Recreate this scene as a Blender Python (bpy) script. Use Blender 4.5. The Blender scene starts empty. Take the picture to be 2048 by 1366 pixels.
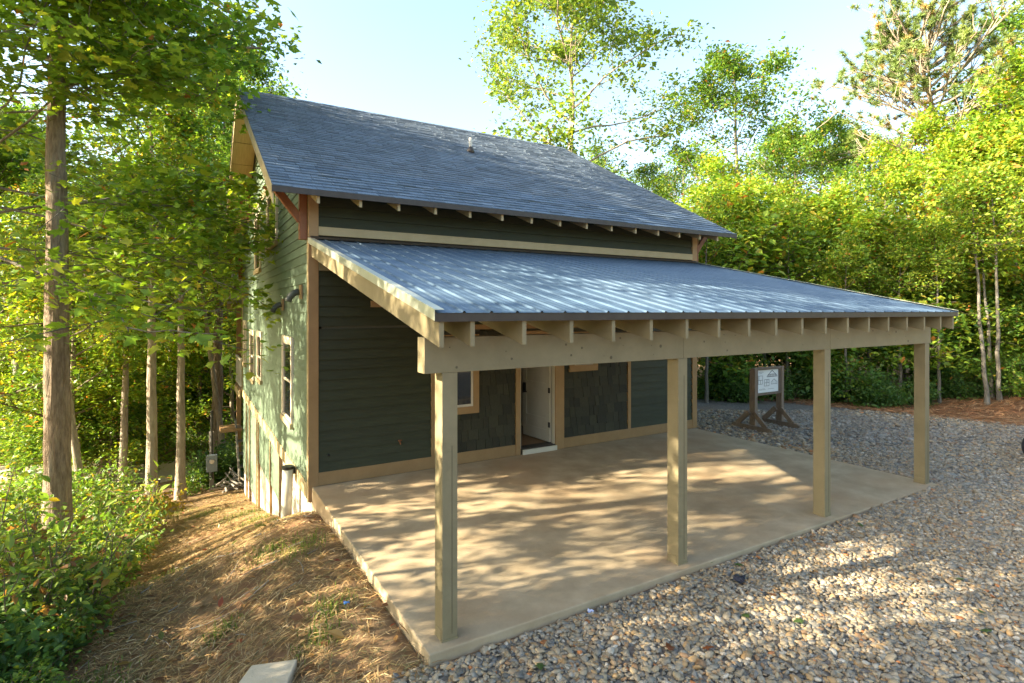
import bpy, math, random
import numpy as np
from mathutils import Matrix, Vector

S = bpy.context.scene
COL = S.collection
R = math.radians
PI = math.pi

# ---------------------------------------------------------------- camera
TH = R(30.36)                       # heading, clockwise from +Y
CX, CY, CZ = -1.56, -8.55, 2.6
F = 1103.0 / 2048.0
RV = np.array([math.cos(TH), -math.sin(TH)])
FV = np.array([math.sin(TH), math.cos(TH)])
cam = bpy.data.cameras.new('camera')
cam.sensor_width = 36.0
cam.lens = F * 36.0
cam.shift_y = -61.0 / 2048.0
cam.clip_end = 2000.0
cam.clip_start = 0.05
camo = bpy.data.objects.new('camera', cam)
COL.objects.link(camo)
camo.location = (CX, CY, CZ)
camo.rotation_euler = (R(90), 0, -TH)
S.camera = camo

# ---------------------------------------------------------------- sky, sun, exposure
SUN_EL = R(24.0)
SUN_H = np.array([-1.0, 0.23])
SUN_H = SUN_H / np.linalg.norm(SUN_H)      # horizontal direction towards the sun
world = bpy.data.worlds.new('World')
S.world = world
world.use_nodes = True
wn = world.node_tree.nodes
wl = world.node_tree.links
sky = wn.new('ShaderNodeTexSky')
sky.sky_type = 'NISHITA'
sky.sun_disc = False
sky.sun_elevation = SUN_EL
sky.sun_rotation = math.atan2(SUN_H[0], SUN_H[1])
sky.air_density = 1.0
sky.dust_density = 2.6
sky.ozone_density = 1.0
wn['Background'].inputs['Strength'].default_value = 0.115
wl.new(sky.outputs['Color'], wn['Background'].inputs['Color'])
sun = bpy.data.lights.new('sun', 'SUN')
sun.energy = 5.0
sun.angle = R(0.45)
sun.color = (1.0, 0.87, 0.68)
suno = bpy.data.objects.new('sun', sun)
COL.objects.link(suno)
sd = Vector((SUN_H[0] * math.cos(SUN_EL), SUN_H[1] * math.cos(SUN_EL), math.sin(SUN_EL)))
suno.rotation_euler = sd.to_track_quat('Z', 'Y').to_euler()
suno.location = (-20, 5, 20)
S.view_settings.view_transform = 'Standard'
S.view_settings.look = 'None'
S.view_settings.exposure = 2.46
S.view_settings.use_white_balance = True
S.view_settings.white_balance_temperature = 6900
S.view_settings.white_balance_tint = 5
S.view_settings.gamma = 1.0
S.view_settings.use_curve_mapping = False
S.cycles.max_bounces = 6
S.cycles.diffuse_bounces = 4
S.cycles.transmission_bounces = 6
S.cycles.use_denoising = True

# ---------------------------------------------------------------- helpers
def at(u, d):
    r = (u - 1024.0) / 1103.0 * d
    return (CX + r * RV[0] + d * FV[0], CY + r * RV[1] + d * FV[1])

def xfront(u, y):
    """world x of the picture column u on the plane y"""
    q = (u - 1024.0) / 1103.0
    return CX + (y - CY) * (RV[0] * q + FV[0]) / (RV[1] * q + FV[1])

def yside(u, x=0.0):
    q = (u - 1024.0) / 1103.0
    return CY + (x - CX) * (RV[1] * q + FV[1]) / (RV[0] * q + FV[0])

def hx(s):
    s = s.lstrip('#')
    v = [int(s[i:i + 2], 16) / 255 for i in (0, 2, 4)]
    return tuple(c / 12.92 if c <= 0.04045 else ((c + 0.055) / 1.055) ** 2.4 for c in v)

MATS = {}
def mat(name, c1, c2=None, scale=4.0, rough=0.7, bump=0.0, bscale=None, metal=0.0, spec=0.4,
        stretch=None, rnd=0.0, c3=None, c3scale=0.7, detail=6.0, attr=None, bdist=.01, trans=0.0, tcol=None, c3lo=.5, c3hi=.75):
    m = bpy.data.materials.new(name)
    m.use_nodes = True
    nt = m.node_tree
    n = nt.nodes
    l = nt.links
    b = n['Principled BSDF']
    out = n['Material Output']
    b.inputs['Roughness'].default_value = rough
    b.inputs['Metallic'].default_value = metal
    b.inputs['Specular IOR Level'].default_value = spec
    tc = n.new('ShaderNodeTexCoord')
    vec = tc.outputs['Object']
    if stretch:
        mp = n.new('ShaderNodeMapping')
        mp.inputs['Scale'].default_value = stretch
        l.new(vec, mp.inputs['Vector'])
        vec = mp.outputs['Vector']
    def noise(sc, det=detail):
        t = n.new('ShaderNodeTexNoise')
        t.inputs['Scale'].default_value = sc
        t.inputs['Detail'].default_value = det
        t.inputs['Roughness'].default_value = 0.62
        l.new(vec, t.inputs['Vector'])
        return t.outputs['Fac']
    def mix(fac, a, bb):
        x = n.new('ShaderNodeMix')
        x.data_type = 'RGBA'
        if isinstance(fac, float): x.inputs[0].default_value = fac
        else: l.new(fac, x.inputs[0])
        for k, v in ((6, a), (7, bb)):
            if isinstance(v, tuple): x.inputs[k].default_value = (*v[:3], 1)
            else: l.new(v, x.inputs[k])
        return x.outputs[2]
    def ramp(fac, lo, hi):
        x = n.new('ShaderNodeMapRange')
        x.inputs[1].default_value = lo
        x.inputs[2].default_value = hi
        l.new(fac, x.inputs[0])
        return x.outputs[0]
    col = None
    if attr:
        a = n.new('ShaderNodeAttribute')
        a.attribute_name = attr
        col = a.outputs['Color']
        if c2 is not None:      # a little surface mottling on top of the piece's own colour
            x = n.new('ShaderNodeMix'); x.data_type = 'RGBA'; x.blend_type = 'MULTIPLY'
            x.inputs[0].default_value = 1.0
            l.new(col, x.inputs[6])
            mm = mix(ramp(noise(scale), .3, .7), c1, c2)
            l.new(mm, x.inputs[7])
            col = x.outputs[2]
    elif c2 is not None:
        col = mix(ramp(noise(scale), .32, .68), c1, c2)
    if c3 is not None:
        base = col if col is not None else c1
        col = mix(ramp(noise(c3scale, 4.0), c3lo, c3hi), base, c3)
    if rnd > 0:
        oi = n.new('ShaderNodeObjectInfo')
        mr = n.new('ShaderNodeMapRange')
        mr.inputs[3].default_value = 1 - rnd
        mr.inputs[4].default_value = 1 + rnd
        l.new(oi.outputs['Random'], mr.inputs[0])
        x = n.new('ShaderNodeVectorMath'); x.operation = 'SCALE'
        if col is None:
            x.inputs[0].default_value = c1[:3]
        else:
            l.new(col, x.inputs[0])
        l.new(mr.outputs[0], x.inputs['Scale'])
        col = x.outputs[0]
    if col is None:
        b.inputs['Base Color'].default_value = (*c1[:3], 1)
    else:
        l.new(col, b.inputs['Base Color'])
    if bump > 0:
        bp = n.new('ShaderNodeBump')
        bp.inputs['Strength'].default_value = bump
        bp.inputs['Distance'].default_value = bdist
        l.new(noise(bscale or scale * 6), bp.inputs['Height'])
        l.new(bp.outputs['Normal'], b.inputs['Normal'])
    if trans > 0:
        tr = n.new('ShaderNodeBsdfTranslucent')
        if col is not None:
            g = n.new('ShaderNodeMix'); g.data_type = 'RGBA'; g.blend_type = 'MULTIPLY'
            g.inputs[0].default_value = 1.0
            l.new(col, g.inputs[6])
            g.inputs[7].default_value = (*(tcol or (1.25, 1.2, .55)), 1)
            l.new(g.outputs[2], tr.inputs['Color'])
        else:
            tr.inputs['Color'].default_value = (*c1[:3], 1)
        mx = n.new('ShaderNodeMixShader')
        mx.inputs[0].default_value = trans
        l.new(b.outputs[0], mx.inputs[1])
        l.new(tr.outputs[0], mx.inputs[2])
        l.new(mx.outputs[0], out.inputs['Surface'])
    MATS[name] = m
    return m

def np_mesh(name, verts, faces, colors=None, smooth=False):
    """faces: list of int arrays (n,k)"""
    me = bpy.data.meshes.new(name)
    verts = np.asarray(verts, dtype=np.float32).reshape(-1, 3)
    me.vertices.add(len(verts))
    me.vertices.foreach_set('co', verts.ravel())
    fl = [np.asarray(f, dtype=np.int32) for f in faces if len(f)]
    idx = np.concatenate([f.ravel() for f in fl])
    tot = np.concatenate([np.full(len(f), f.shape[1], dtype=np.int32) for f in fl])
    st = np.zeros(len(tot), dtype=np.int32)
    st[1:] = np.cumsum(tot)[:-1]
    me.loops.add(len(idx))
    me.loops.foreach_set('vertex_index', idx)
    me.polygons.add(len(tot))
    me.polygons.foreach_set('loop_start', st)
    me.polygons.foreach_set('use_smooth', np.full(len(tot), bool(smooth)))
    if colors is not None:
        a = me.color_attributes.new('Col', 'FLOAT_COLOR', 'POINT')
        c = np.ones((len(verts), 4), dtype=np.float32)
        c[:, :3] = colors
        a.data.foreach_set('color', c.ravel())
    me.update(calc_edges=True)
    me.validate()
    return me

def link(name, me, m=None, parent=None, ploc=None):
    o = bpy.data.objects.new(name, me)
    if m is not None and me is not None:
        if len(me.materials) == 0:
            me.materials.append(MATS[m] if isinstance(m, str) else m)
    COL.objects.link(o)
    if parent is not None:
        o.parent = parent
        loc = Vector((0, 0, 0))
        p = parent
        while p is not None:
            loc += Vector(p.location)
            p = p.parent
        o.matrix_parent_inverse = Matrix.Translation(-Vector(ROOTLOC.get(parent.name, (0, 0, 0))))
        ROOTLOC[o.name] = (0, 0, 0)
    return o
ROOTLOC = {}

def tag(o, label=None, cat=None, group=None, kind=None):
    if label: o['label'] = label
    if cat: o['category'] = cat
    if group: o['group'] = group
    if kind: o['kind'] = kind
    return o

def thing(name, label, cat, loc=(0, 0, 0), group=None):
    """an Empty at the base of the thing; children are modelled in world coordinates"""
    o = bpy.data.objects.new(name, None)
    o.empty_display_size = 0.2
    COL.objects.link(o)
    o.location = loc
    ROOTLOC[o.name] = tuple(loc)
    return tag(o, label, cat, group)

class MB:
    def __init__(s):
        s.v = []; s.f = []
    def poly(s, pts):
        n = len(s.v); s.v += [tuple(p) for p in pts]; s.f.append(tuple(range(n, n + len(pts)))); return s
    def hexa(s, p):
        """8 points: bottom ring 0-3, top ring 4-7"""
        n = len(s.v); s.v += [tuple(q) for q in p]
        for a in ((0, 3, 2, 1), (4, 5, 6, 7), (0, 1, 5, 4), (1, 2, 6, 5), (2, 3, 7, 6), (3, 0, 4, 7)):
            s.f.append(tuple(n + i for i in a))
        return s
    def box(s, a, b):
        x0, y0, z0 = a; x1, y1, z1 = b
        return s.hexa([(x0, y0, z0), (x1, y0, z0), (x1, y1, z0), (x0, y1, z0),
                       (x0, y0, z1), (x1, y0, z1), (x1, y1, z1), (x0, y1, z1)])
    def beam(s, p, q, w, h, up=(0, 0, 1)):
        """a bar from p to q, w across, h along up"""
        p = np.array(p, float); q = np.array(q, float)
        d = q - p; d /= np.linalg.norm(d)
        u = np.array(up, float); sd_ = np.cross(d, u); sd_ /= np.linalg.norm(sd_)
        u = np.cross(sd_, d)
        a = sd_ * w / 2; b = u * h / 2
        return s.hexa([p - a - b, p + a - b, p + a + b, p - a + b, q - a - b, q + a - b, q + a + b, q - a + b])
    def prism(s, pts, off):
        """a polygon pushed along off"""
        n = len(s.v); k = len(pts); off = np.array(off, float)
        s.v += [tuple(p) for p in pts] + [tuple(np.array(p, float) + off) for p in pts]
        s.f.append(tuple(range(n, n + k))[::-1]); s.f.append(tuple(range(n + k, n + 2 * k)))
        for i in range(k):
            j = (i + 1) % k
            s.f.append((n + i, n + j, n + k + j, n + k + i))
        return s
    def tube(s, path, radii, sides=10, caps=True):
        v, f = tube_np(np.array(path, float), np.array(radii, float), sides)
        n = len(s.v); s.v += [tuple(p) for p in v]; s.f += [tuple(int(i) + n for i in q) for q in f]
        if caps:
            s.f.append(tuple(n + i for i in range(sides))[::-1])
            e = n + len(v) - sides
            s.f.append(tuple(e + i for i in range(sides)))
        return s
    def build(s, name, m, parent=None, smooth=False, bevel=0.0):
        me = bpy.data.meshes.new(name)
        me.from_pydata(s.v, [], s.f)
        if smooth:
            for p in me.polygons: p.use_smooth = True
        me.update()
        o = link(name, me, m, parent)
        if bevel > 0:
            bm = o.modifiers.new('bevel', 'BEVEL'); bm.width = bevel; bm.segments = 2; bm.limit_method = 'ANGLE'
        return o

def tube_np(path, radii, sides):
    n = len(path)
    t = np.gradient(path, axis=0)
    t /= np.linalg.norm(t, axis=1)[:, None] + 1e-9
    ref = np.where(np.abs(t[:, 2:3]) > .93, np.array([[1., 0, 0]]), np.array([[0, 0, 1.]]))
    a = np.cross(t, ref); a /= np.linalg.norm(a, axis=1)[:, None] + 1e-9
    for i in range(1, n):                     # keep the frame from flipping
        a[i] = a[i - 1] - t[i] * np.dot(a[i - 1], t[i]); a[i] /= np.linalg.norm(a[i]) + 1e-9
    b = np.cross(t, a)
    ang = np.arange(sides) / sides * 2 * PI
    v = path[:, None, :] + radii[:, None, None] * (np.cos(ang)[None, :, None] * a[:, None, :] + np.sin(ang)[None, :, None] * b[:, None, :])
    i = np.arange(n - 1)[:, None] * sides; j = np.arange(sides)[None, :]; j2 = (j + 1) % sides
    q = np.stack([i + j, i + j2, i + sides + j2, i + sides + j], -1).reshape(-1, 4)
    return v.reshape(-1, 3), q

# ---------------------------------------------------------------- materials
mat('siding_green', (.092, .135, .090), (.124, .172, .118), 3.0, .55, .18, 60, stretch=(1, 1, 6), rnd=.10)
mat('siding_green_shaded', (.0245, .0285, .0130), (.036, .041, .020), 3.0, .6, .25, 50, stretch=(1, 1, 6), rnd=.10)  # same green siding, the front face's shade painted into a darker colour
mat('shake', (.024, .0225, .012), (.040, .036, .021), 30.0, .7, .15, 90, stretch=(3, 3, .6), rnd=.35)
mat('wall_core', (.07, .07, .055))
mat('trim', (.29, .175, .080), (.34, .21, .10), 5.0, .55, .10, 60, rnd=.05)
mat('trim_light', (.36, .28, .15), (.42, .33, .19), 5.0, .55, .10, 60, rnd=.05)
mat('paint', (.205, .166, .095), (.250, .205, .120), 4.0, .55, .12, 40, rnd=.06, c3=(.12, .098, .055), c3scale=2.2, c3lo=.6, c3hi=.9)
mat('knot', (.10, .08, .045), rough=.6)
mat('deck_wood', (.40, .24, .11), (.50, .31, .15), 6.0, .6, .2, 30, stretch=(6, .6, 1))
mat('redwood', (.19, .068, .026), (.25, .095, .04), 6.0, .5, .2, 30, stretch=(3, 3, .8), rnd=.1)
mat('soffit', (.48, .33, .15), (.58, .41, .20), 4.0, .5, .1, 40, stretch=(8, .6, 1), rnd=.08)
mat('shingle', (.078, .115, .165), (.145, .195, .26), 60.0, .85, .5, 160, rnd=.20, spec=.3)
mat('shingle_mass', (.75, .75, .75), (1.25, 1.25, 1.25), 60.0, .85, .5, 160, attr='Col', spec=.3)
mat('roof_deck', (.055, .058, .062), (.07, .072, .078), 10, .9)
mat('dark_metal', (.045, .036, .032), (.06, .05, .045), 8, .45, metal=.3)
mat('metal_roof', (.070, .120, .190), (.095, .150, .225), 2.2, .48, .05, 30, metal=.35, c3=(.115, .17, .235), c3scale=.8, rnd=.04)
mat('flashing', (.52, .53, .44), (.60, .62, .52), 5, .35, metal=.55)
mat('galv', (.45, .46, .47), (.6, .6, .6), 20, .4, metal=.8)
mat('concrete', (.31, .240, .152), (.46, .365, .245), 2.6, .82, .35, 45, c3=(.40, .26, .145), c3scale=.45, c3lo=.48, c3hi=.8)
mat('concrete_block', (.52, .43, .30), (.64, .54, .40), 5, .9, .6, 30, c3=(.36, .31, .24), c3scale=9, c3lo=.62, c3hi=.8)
mat('foundation', (.40, .36, .29), (.52, .48, .41), 2.5, .8, .25, 30, stretch=(1, 2.5, .6), c3=(.50, .40, .27), c3scale=1.3)
mat('white_paint', (.55, .50, .42), (.62, .57, .49), 3, .5)
mat('interior', (.66, .61, .52), rough=.8)
mat('floor_wood', (.30, .17, .085), (.38, .23, .12), 5, .4, stretch=(1, 8, 1))
mat('vinyl', (.62, .52, .40), (.70, .60, .47), 6, .45)
mat('black', (.012, .012, .012), rough=.4)
mat('rubber', (.02, .021, .024), (.035, .036, .04), 12, .75, .4, 40)
mat('duct', (.045, .05, .04), (.09, .095, .08), 14, .5, .5, 30)
mat('pvc', (.40, .40, .34), (.50, .49, .42), 5, .45, c3=(.33, .28, .2), c3scale=3)
mat('glass', (.015, .018, .02), rough=.03, spec=.9)
mat('post_wood', (.33, .19, .085), (.44, .27, .13), 5, .7, .3, 30, stretch=(5, 5, .6), rnd=.1)
mat('kiosk_wood', (.145, .105, .078), (.21, .16, .12), 6, .8, .4, 30, stretch=(4, 4, .8), rnd=.15)
mat('old_wood', (.20, .18, .15), (.30, .27, .23), 6, .9, .5, 30, stretch=(5, 5, .7))
mat('paper', (.66, .68, .68), (.72, .74, .74), 3, .6)
mat('ink', (.10, .11, .12), rough=.7)
mat('meter_grey', (.20, .25, .29), (.25, .30, .34), 8, .45, metal=.3)
mat('meter_pole', (.05, .05, .045), (.09, .085, .075), 8, .7)
mat('plastic_blue', (.04, .16, .50), rough=.4)
mat('plastic_pale', (.55, .58, .80), rough=.35)
mat('plastic_dark', (.025, .03, .045), (.05, .055, .075), 60, .3)
mat('terrain', (.180, .103, .056), (.250, .165, .088), 3.0, .95, .8, 25, c3=(.20, .082, .042), c3scale=.55, c3lo=.52, c3hi=.68)
mat('gravel_bed', (.075, .068, .060), (.24, .215, .185), 24, .95, 1.0, 38, c3=(.22, .145, .10), c3scale=.5, c3lo=.52, c3hi=.72, detail=3)
mat('dirt_road', (.46, .37, .27), (.56, .47, .36), 6, .95, .5, 30)
mat('pebble', (.70, .70, .70), (1.22, 1.2, 1.18), 30, .62, .2, 60, attr='Col', spec=.35)
mat('straw', (.3, .3, .3), attr='Col', rough=.6, spec=.3)
mat('grass', (.3, .3, .3), attr='Col', rough=.55, trans=.35)
mat('leaf', (.3, .3, .3), attr='Col', rough=.42, trans=.46, spec=.45)
mat('needle', (.3, .3, .3), attr='Col', rough=.5, trans=.2)
mat('bark_brown', (.15, .105, .07), (.36, .28, .20), 9, .9, 1.0, 14, stretch=(3, 3, .55), c3=(.30, .27, .22), c3scale=1.5, c3lo=.55, c3hi=.75, bdist=.05)
mat('bark_grey', (.115, .10, .08), (.22, .195, .155), 6, .9, .9, 14, stretch=(2, 2, .7), c3=(.31, .30, .27), c3scale=1.2, bdist=.05)
mat('bark_pale', (.26, .21, .155), (.38, .32, .25), 6, .9, .8, 14, stretch=(2, 2, .7), c3=(.17, .13, .09), c3scale=2, bdist=.05)
mat('bark_pine', (.20, .12, .08), (.34, .235, .165), 7, .9, .8, 14, stretch=(2, 2, .6), bdist=.05)
mat('twig', (.10, .075, .05), (.15, .12, .085), 6, .9)
mat('siding_far', (.42, .46, .50), (.48, .52, .56), 2, .7)

# ================================================================ terrain
def sstep(e0, e1, x):
    t = np.clip((x - e0) / (e1 - e0), 0, 1)
    return t * t * (3 - 2 * t)
DY = np.array([-60, -20, -9, -4.6, -2.0, -.6, 0.3, 2.0, 5.0, 8.0, 11.0, 14.0, 20.0, 60.0])
DZ = np.array([-.5, -.25, -.14, -.10, -.13, -.22, -.50, -1.20, -2.00, -2.70, -3.34, -3.62, -3.70, -4.5])
def height(x, y):
    x = np.asarray(x, float); y = np.asarray(y, float)
    left = np.interp(y, DY, DZ)
    cross = .62 * sstep(.05, 2.3, -x) + .10 * np.maximum(0, -x - 2.3)
    cross = cross * (1 - .75 * sstep(2.0, 10.0, y)) * sstep(-9.5, -3.5, y)
    left = left - cross
    left = left + .05 * np.sin(x * 2.1 + y * 1.3) * np.sin(y * 1.7 - x) * sstep(.3, 1.5, -x)
    right = -.10 + .08 * sstep(0, 8, x) + .02 * np.sin(x * .9) * np.sin(y * .8)
    right = right + .45 * sstep(14.6, 16.5, x + .33 * y) * sstep(0.0, -5.0, y) + .02 * np.maximum(0, x - 16)
    w = sstep(0, 8.0, x) * sstep(-4.7, -2.0, y) + sstep(-.2, .3, x) * (1 - sstep(-4.7, -2.0, y))
    h = left * (1 - w) + right * w
    inside = (x > .05) & (x < 8.1) & (y > -4.6) & (y < 11.6)
    return np.where(inside, np.minimum(h, -.3), h)

def hz(x, y):
    return float(height(np.array([x]), np.array([y]))[0])

def sheet(name, m, xs, ys, keep=None, lift=0.0):
    X, Y = np.meshgrid(xs, ys)
    Z = height(X, Y) + lift
    v = np.stack([X, Y, Z], -1).reshape(-1, 3)
    nx = len(xs)
    i, j = np.meshgrid(np.arange(len(ys) - 1), np.arange(nx - 1), indexing='ij')
    a = (i * nx + j).ravel()
    q = np.stack([a, a + 1, a + nx + 1, a + nx], -1)
    if keep is not None:
        c = v[q].mean(1)
        q = q[keep(c[:, 0], c[:, 1])]
        used = np.unique(q)
        mp = np.full(len(v), -1); mp[used] = np.arange(len(used))
        v = v[used]; q = mp[q]
    return link(name, np_mesh(name, v, [q], smooth=True), m)

fx = np.concatenate([np.linspace(-260, -30, 24)[:-1], np.linspace(-30, -8, 23)[:-1], np.arange(-8, 17, .14), np.linspace(17, 40, 24), np.linspace(45, 300, 24)])
fy = np.concatenate([np.linspace(-120, -14, 18)[:-1], np.arange(-14, 15, .14), np.linspace(15, 40, 26), np.linspace(45, 320, 24)])
tag(sheet('ground', 'terrain', fx, fy), kind='structure')

def xedge(y):
    return 13.7 - .33 * y
def in_gravel(x, y):
    wob = .12 * np.sin(y * 5.1) + .08 * np.sin(y * 11.3 + 1)
    a = (y < -4.60) & (x > -.32 + wob)
    b = (x >= 8.10) & (y < 4.0)
    return (a | b) & (x < xedge(y) + .25 * np.sin(y * 1.9)) & (y > -13)
gx = np.arange(-1, 19, .14); gy = np.arange(-13.2, 4.2, .14)
gravel = tag(sheet('gravel_drive', 'gravel_bed', gx, gy, in_gravel, .006), kind='structure')

# the pale dirt road beyond the left trees
def in_road(x, y):
    d = (x - CX) * FV[0] + (y - CY) * FV[1]
    return (d > 20.7) & (d < 23.6)
tag(sheet('dirt_road', 'dirt_road', np.arange(-22, 3, .5), np.arange(11.8, 30, .5), in_road, .02), kind='structure')

# concrete slab
slab = MB()
slab.prism([(0.005, -4.635, 0), (8.15, -4.655, 0), (8.15, -.025, 0), (0.005, -.025, 0)][::-1], (0, 0, -.34))
sl = slab.build('concrete_slab', 'concrete', bevel=.012)
tag(sl, kind='structure')

# ================================================================ house
HX, HY = 8.15, 11.7
RIDGE_Y, EZ, SL = 5.85, 4.27, .548         # roof plane: z = EZ + SL*(y+.6)
RZ = EZ + SL * (RIDGE_Y + .6)
def roofz(y):
    return EZ + SL * (min(y, 2 * RIDGE_Y - y) + .6)
house = thing('house', 'dark green lap sided house with shingled gable roof and tan trim', 'house', (HX / 2, HY / 2, 0))
DX0, DX1, DZ1 = 3.60, 4.365, 2.13          # door opening
wf = MB()
wf.box((.02, .0, -.3), (DX0, .15, 4.5)); wf.box((DX1, .0, -.3), (HX - .02, .15, 4.5)); wf.box((DX0, .0, DZ1), (DX1, .15, 4.5)); wf.box((DX0, .0, -.3), (DX1, .15, .09))
wall_front = wf.build('front_wall', 'wall_core', house)
gab = [(0, 0, -.22), (0, HY, -.22), (0, HY, roofz(HY) - .16), (0, RIDGE_Y, RZ - .16), (0, 0, roofz(0) - .16)]
wall_left = MB().prism([(0.0, y, z) for (_, y, z) in gab], (.15, 0, 0)).build('side_wall', 'wall_core', house)
MB().prism([(HX - .15, y, z) for (_, y, z) in gab], (.15, 0, 0)).build('side_wall', 'siding_green', house)
MB().box((.15, HY - .15, -3.8), (HX - .15, HY, 4.45)).build('back_wall', 'siding_green', house)
# foundation down to the falling ground: stepped concrete below the band
fnd = MB().box((.012, .0, -4.0), (.14, HY, -.215)).build('foundation', 'foundation', house)

def front_board(x0, x1, z0, h, m='siding_green_shaded', parent=wall_front):
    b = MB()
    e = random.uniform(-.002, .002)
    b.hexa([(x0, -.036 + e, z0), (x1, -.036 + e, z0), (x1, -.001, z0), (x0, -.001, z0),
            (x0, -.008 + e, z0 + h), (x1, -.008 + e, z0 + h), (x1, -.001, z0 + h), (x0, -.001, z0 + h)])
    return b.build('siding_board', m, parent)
random.seed(4)
EXP = .152
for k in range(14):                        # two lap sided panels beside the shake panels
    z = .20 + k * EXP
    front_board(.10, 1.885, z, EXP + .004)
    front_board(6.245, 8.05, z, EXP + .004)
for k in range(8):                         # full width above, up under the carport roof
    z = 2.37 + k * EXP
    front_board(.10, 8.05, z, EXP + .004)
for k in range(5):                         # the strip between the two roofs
    front_board(.10, 8.05, 3.86 + k * .15, .154, 'siding_green_shaded')

# shakes between the trims
def shake_panel(x0, x1, z0, z1, holes):
    row = 0
    z = z0
    while z < z1 - .02:
        h = .185
        x = x0
        while x < x1 - .01:
            w = min(random.uniform(.10, .24), x1 - x)
            if x1 - (x + w) < .06: w = x1 - x
            t = min(z + h, z1)
            xc, zc = x + w / 2, (z + t) / 2
            if not any(a < xc < b and c < zc < d for a, b, c, d in holes):
                e = random.uniform(0, .012); dz = random.uniform(-.014, .012) if row else 0
                b = MB()
                b.hexa([(x + .003, -.030 - e, z + dz), (x + w - .003, -.030 - e, z + dz), (x + w - .003, -.001, z + dz), (x + .003, -.001, z + dz),
                        (x + .003, -.010 - e * .3, t + .012), (x + w - .003, -.010 - e * .3, t + .012), (x + w - .003, -.001, t + .012), (x + .003, -.001, t + .012)])
                b.build('shake', 'shake', wall_front)
            x += w
        z += h; row += 1
shake_panel(1.965, 3.50, .20, 2.28, [(2.0, 2.74, .87, 2.3)])
shake_panel(4.58, 6.16, .20, 2.28, [(4.70, 5.36, 1.45, 2.3)])

def trimbox(a, b, m='trim', name='trim_board', parent=house, bev=.004):
    return MB().box(a, b).build(name, m, parent, bevel=bev)
# base trims, vertical trims, corner boards
trimbox((.10, -.040, .004), (DX0 - .095, -.001, .198)); trimbox((DX1 + .21, -.040, .004), (8.05, -.001, .198))
trimbox((1.885, -.045, .20), (1.965, -.001, 2.275)); trimbox((6.165, -.045, .20), (6.245, -.001, 2.275))
trimbox((1.885, -.044, 2.282), (6.245, -.001, 2.366)); trimbox((.88, -.044, 2.66), (1.55, -.001, 2.76))
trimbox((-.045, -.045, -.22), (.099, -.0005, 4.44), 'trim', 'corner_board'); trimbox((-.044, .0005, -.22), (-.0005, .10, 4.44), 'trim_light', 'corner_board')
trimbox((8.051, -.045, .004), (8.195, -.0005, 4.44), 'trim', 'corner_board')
trimbox((.10, -.048, 3.725), (8.05, -.001, 3.855), 'trim_light', 'band_board')
trimbox((.10, -.034, 4.40), (8.05, -.001, 4.52), 'paint', 'frieze_board')

# left (gable) wall boards
z = .03
while z < RZ - .4:
    t = z + .15
    def lim(zz):
        return max(0.10, (zz - (EZ - .18)) / SL - .6) if zz > 4.3 else .10
    y0b, y0t = lim(z), lim(t)
    b = MB()
    e = random.uniform(-.002, .002)
    b.hexa([(-.030 + e, HY - y0b + .1 - .1, z), (-.030 + e, y0b, z), (-.001, y0b, z), (-.001, HY - y0b, z),
            (-.014 + e, HY - y0t, t + .004), (-.014 + e, y0t, t + .004), (-.001, y0t, t + .004), (-.001, HY - y0t, t + .004)])
    b.build('siding_board', 'siding_green', wall_left)
    z = t
trimbox((-.050, .10, -.20), (-.001, HY + .05, .028), 'trim_light', 'band_board')
trimbox((-.044, HY - .10, .03), (-.0005, HY + .04, 4.3), 'trim_light', 'corner_board')
# belt board across the gable at eave height
trimbox((-.048, 1.9, 5.25), (-.001, HY - 1.9, 5.42), 'trim_light', 'band_board')
# lower wall panels: siding stepping down with the grade, battens between
for y0, y1, zb in ((3.10, 4.50, -1.18), (4.58, 6.86, -1.26), (6.94, HY, -2.50)):
    zz = -.204
    while zz > zb + .02:
        lo = max(zb, zz - .15)
        MB().hexa([(-.022, y1, lo), (-.022, y0, lo), (.010, y0, lo), (.010, y1, lo), (-.010, y1, zz), (-.010, y0, zz), (.010, y0, zz), (.010, y1, zz)]).build('siding_board', 'siding_green', fnd)
        zz = lo
for y in (1.96, 2.25, 3.06, 4.54, 6.90, 7.3, 9.3, 10.3):
    zg = hz(-.1, y) - .15
    trimbox((-.040, y - .035, zg), (.011, y + .035, -.204), 'trim', 'batten')

# windows
def window_side(y0, y1, z0, z1, sash=True):
    w = MB()
    t = .09
    w.box((-.062, y0, z0), (-.002, y0 + t, z1)); w.box((-.062, y1 - t, z0), (-.002, y1, z1)); w.box((-.062, y0 + t, z1 - .1), (-.002, y1 - t, z1))
    o = w.build('window', 'vinyl', house)
    MB().box((-.085, y0 - .02, z0 - .09), (-.002, y1 + .02, z0 + .004)).build('sill', 'trim_light', o)
    f = MB()
    a0, a1, c0, c1 = y0 + t, y1 - t, z0 + .004, z1 - .1
    for (p, q) in (((a0, c0), (a0 + .04, c1)), ((a1 - .04, c0), (a1, c1)), ((a0 + .04, c0), (a1 - .04, c0 + .045)), ((a0 + .04, c1 - .045), (a1 - .04, c1))):
        f.box((-.050, p[0], p[1]), (-.006, q[0], q[1]))
    if sash: f.box((-.050, a0 + .04, (c0 + c1) / 2 - .02), (-.006, a1 - .04, (c0 + c1) / 2 + .02))
    f.build('frame', 'vinyl', o)
    if sash:
        MB().box((-.036, a0 + .04, (c0 + c1) / 2 + .02), (-.032, a1 - .04, c1 - .045)).build('pane', 'glass', o)
        MB().box((-.036, a0 + .04, c0 + .045), (-.032, a1 - .04, (c0 + c1) / 2 - .02)).build('pane', 'glass', o)
    else:
        MB().box((-.036, a0 + .04, c0 + .045), (-.032, a1 - .04, c1 - .045)).build('pane', 'glass', o)
    return o
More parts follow.
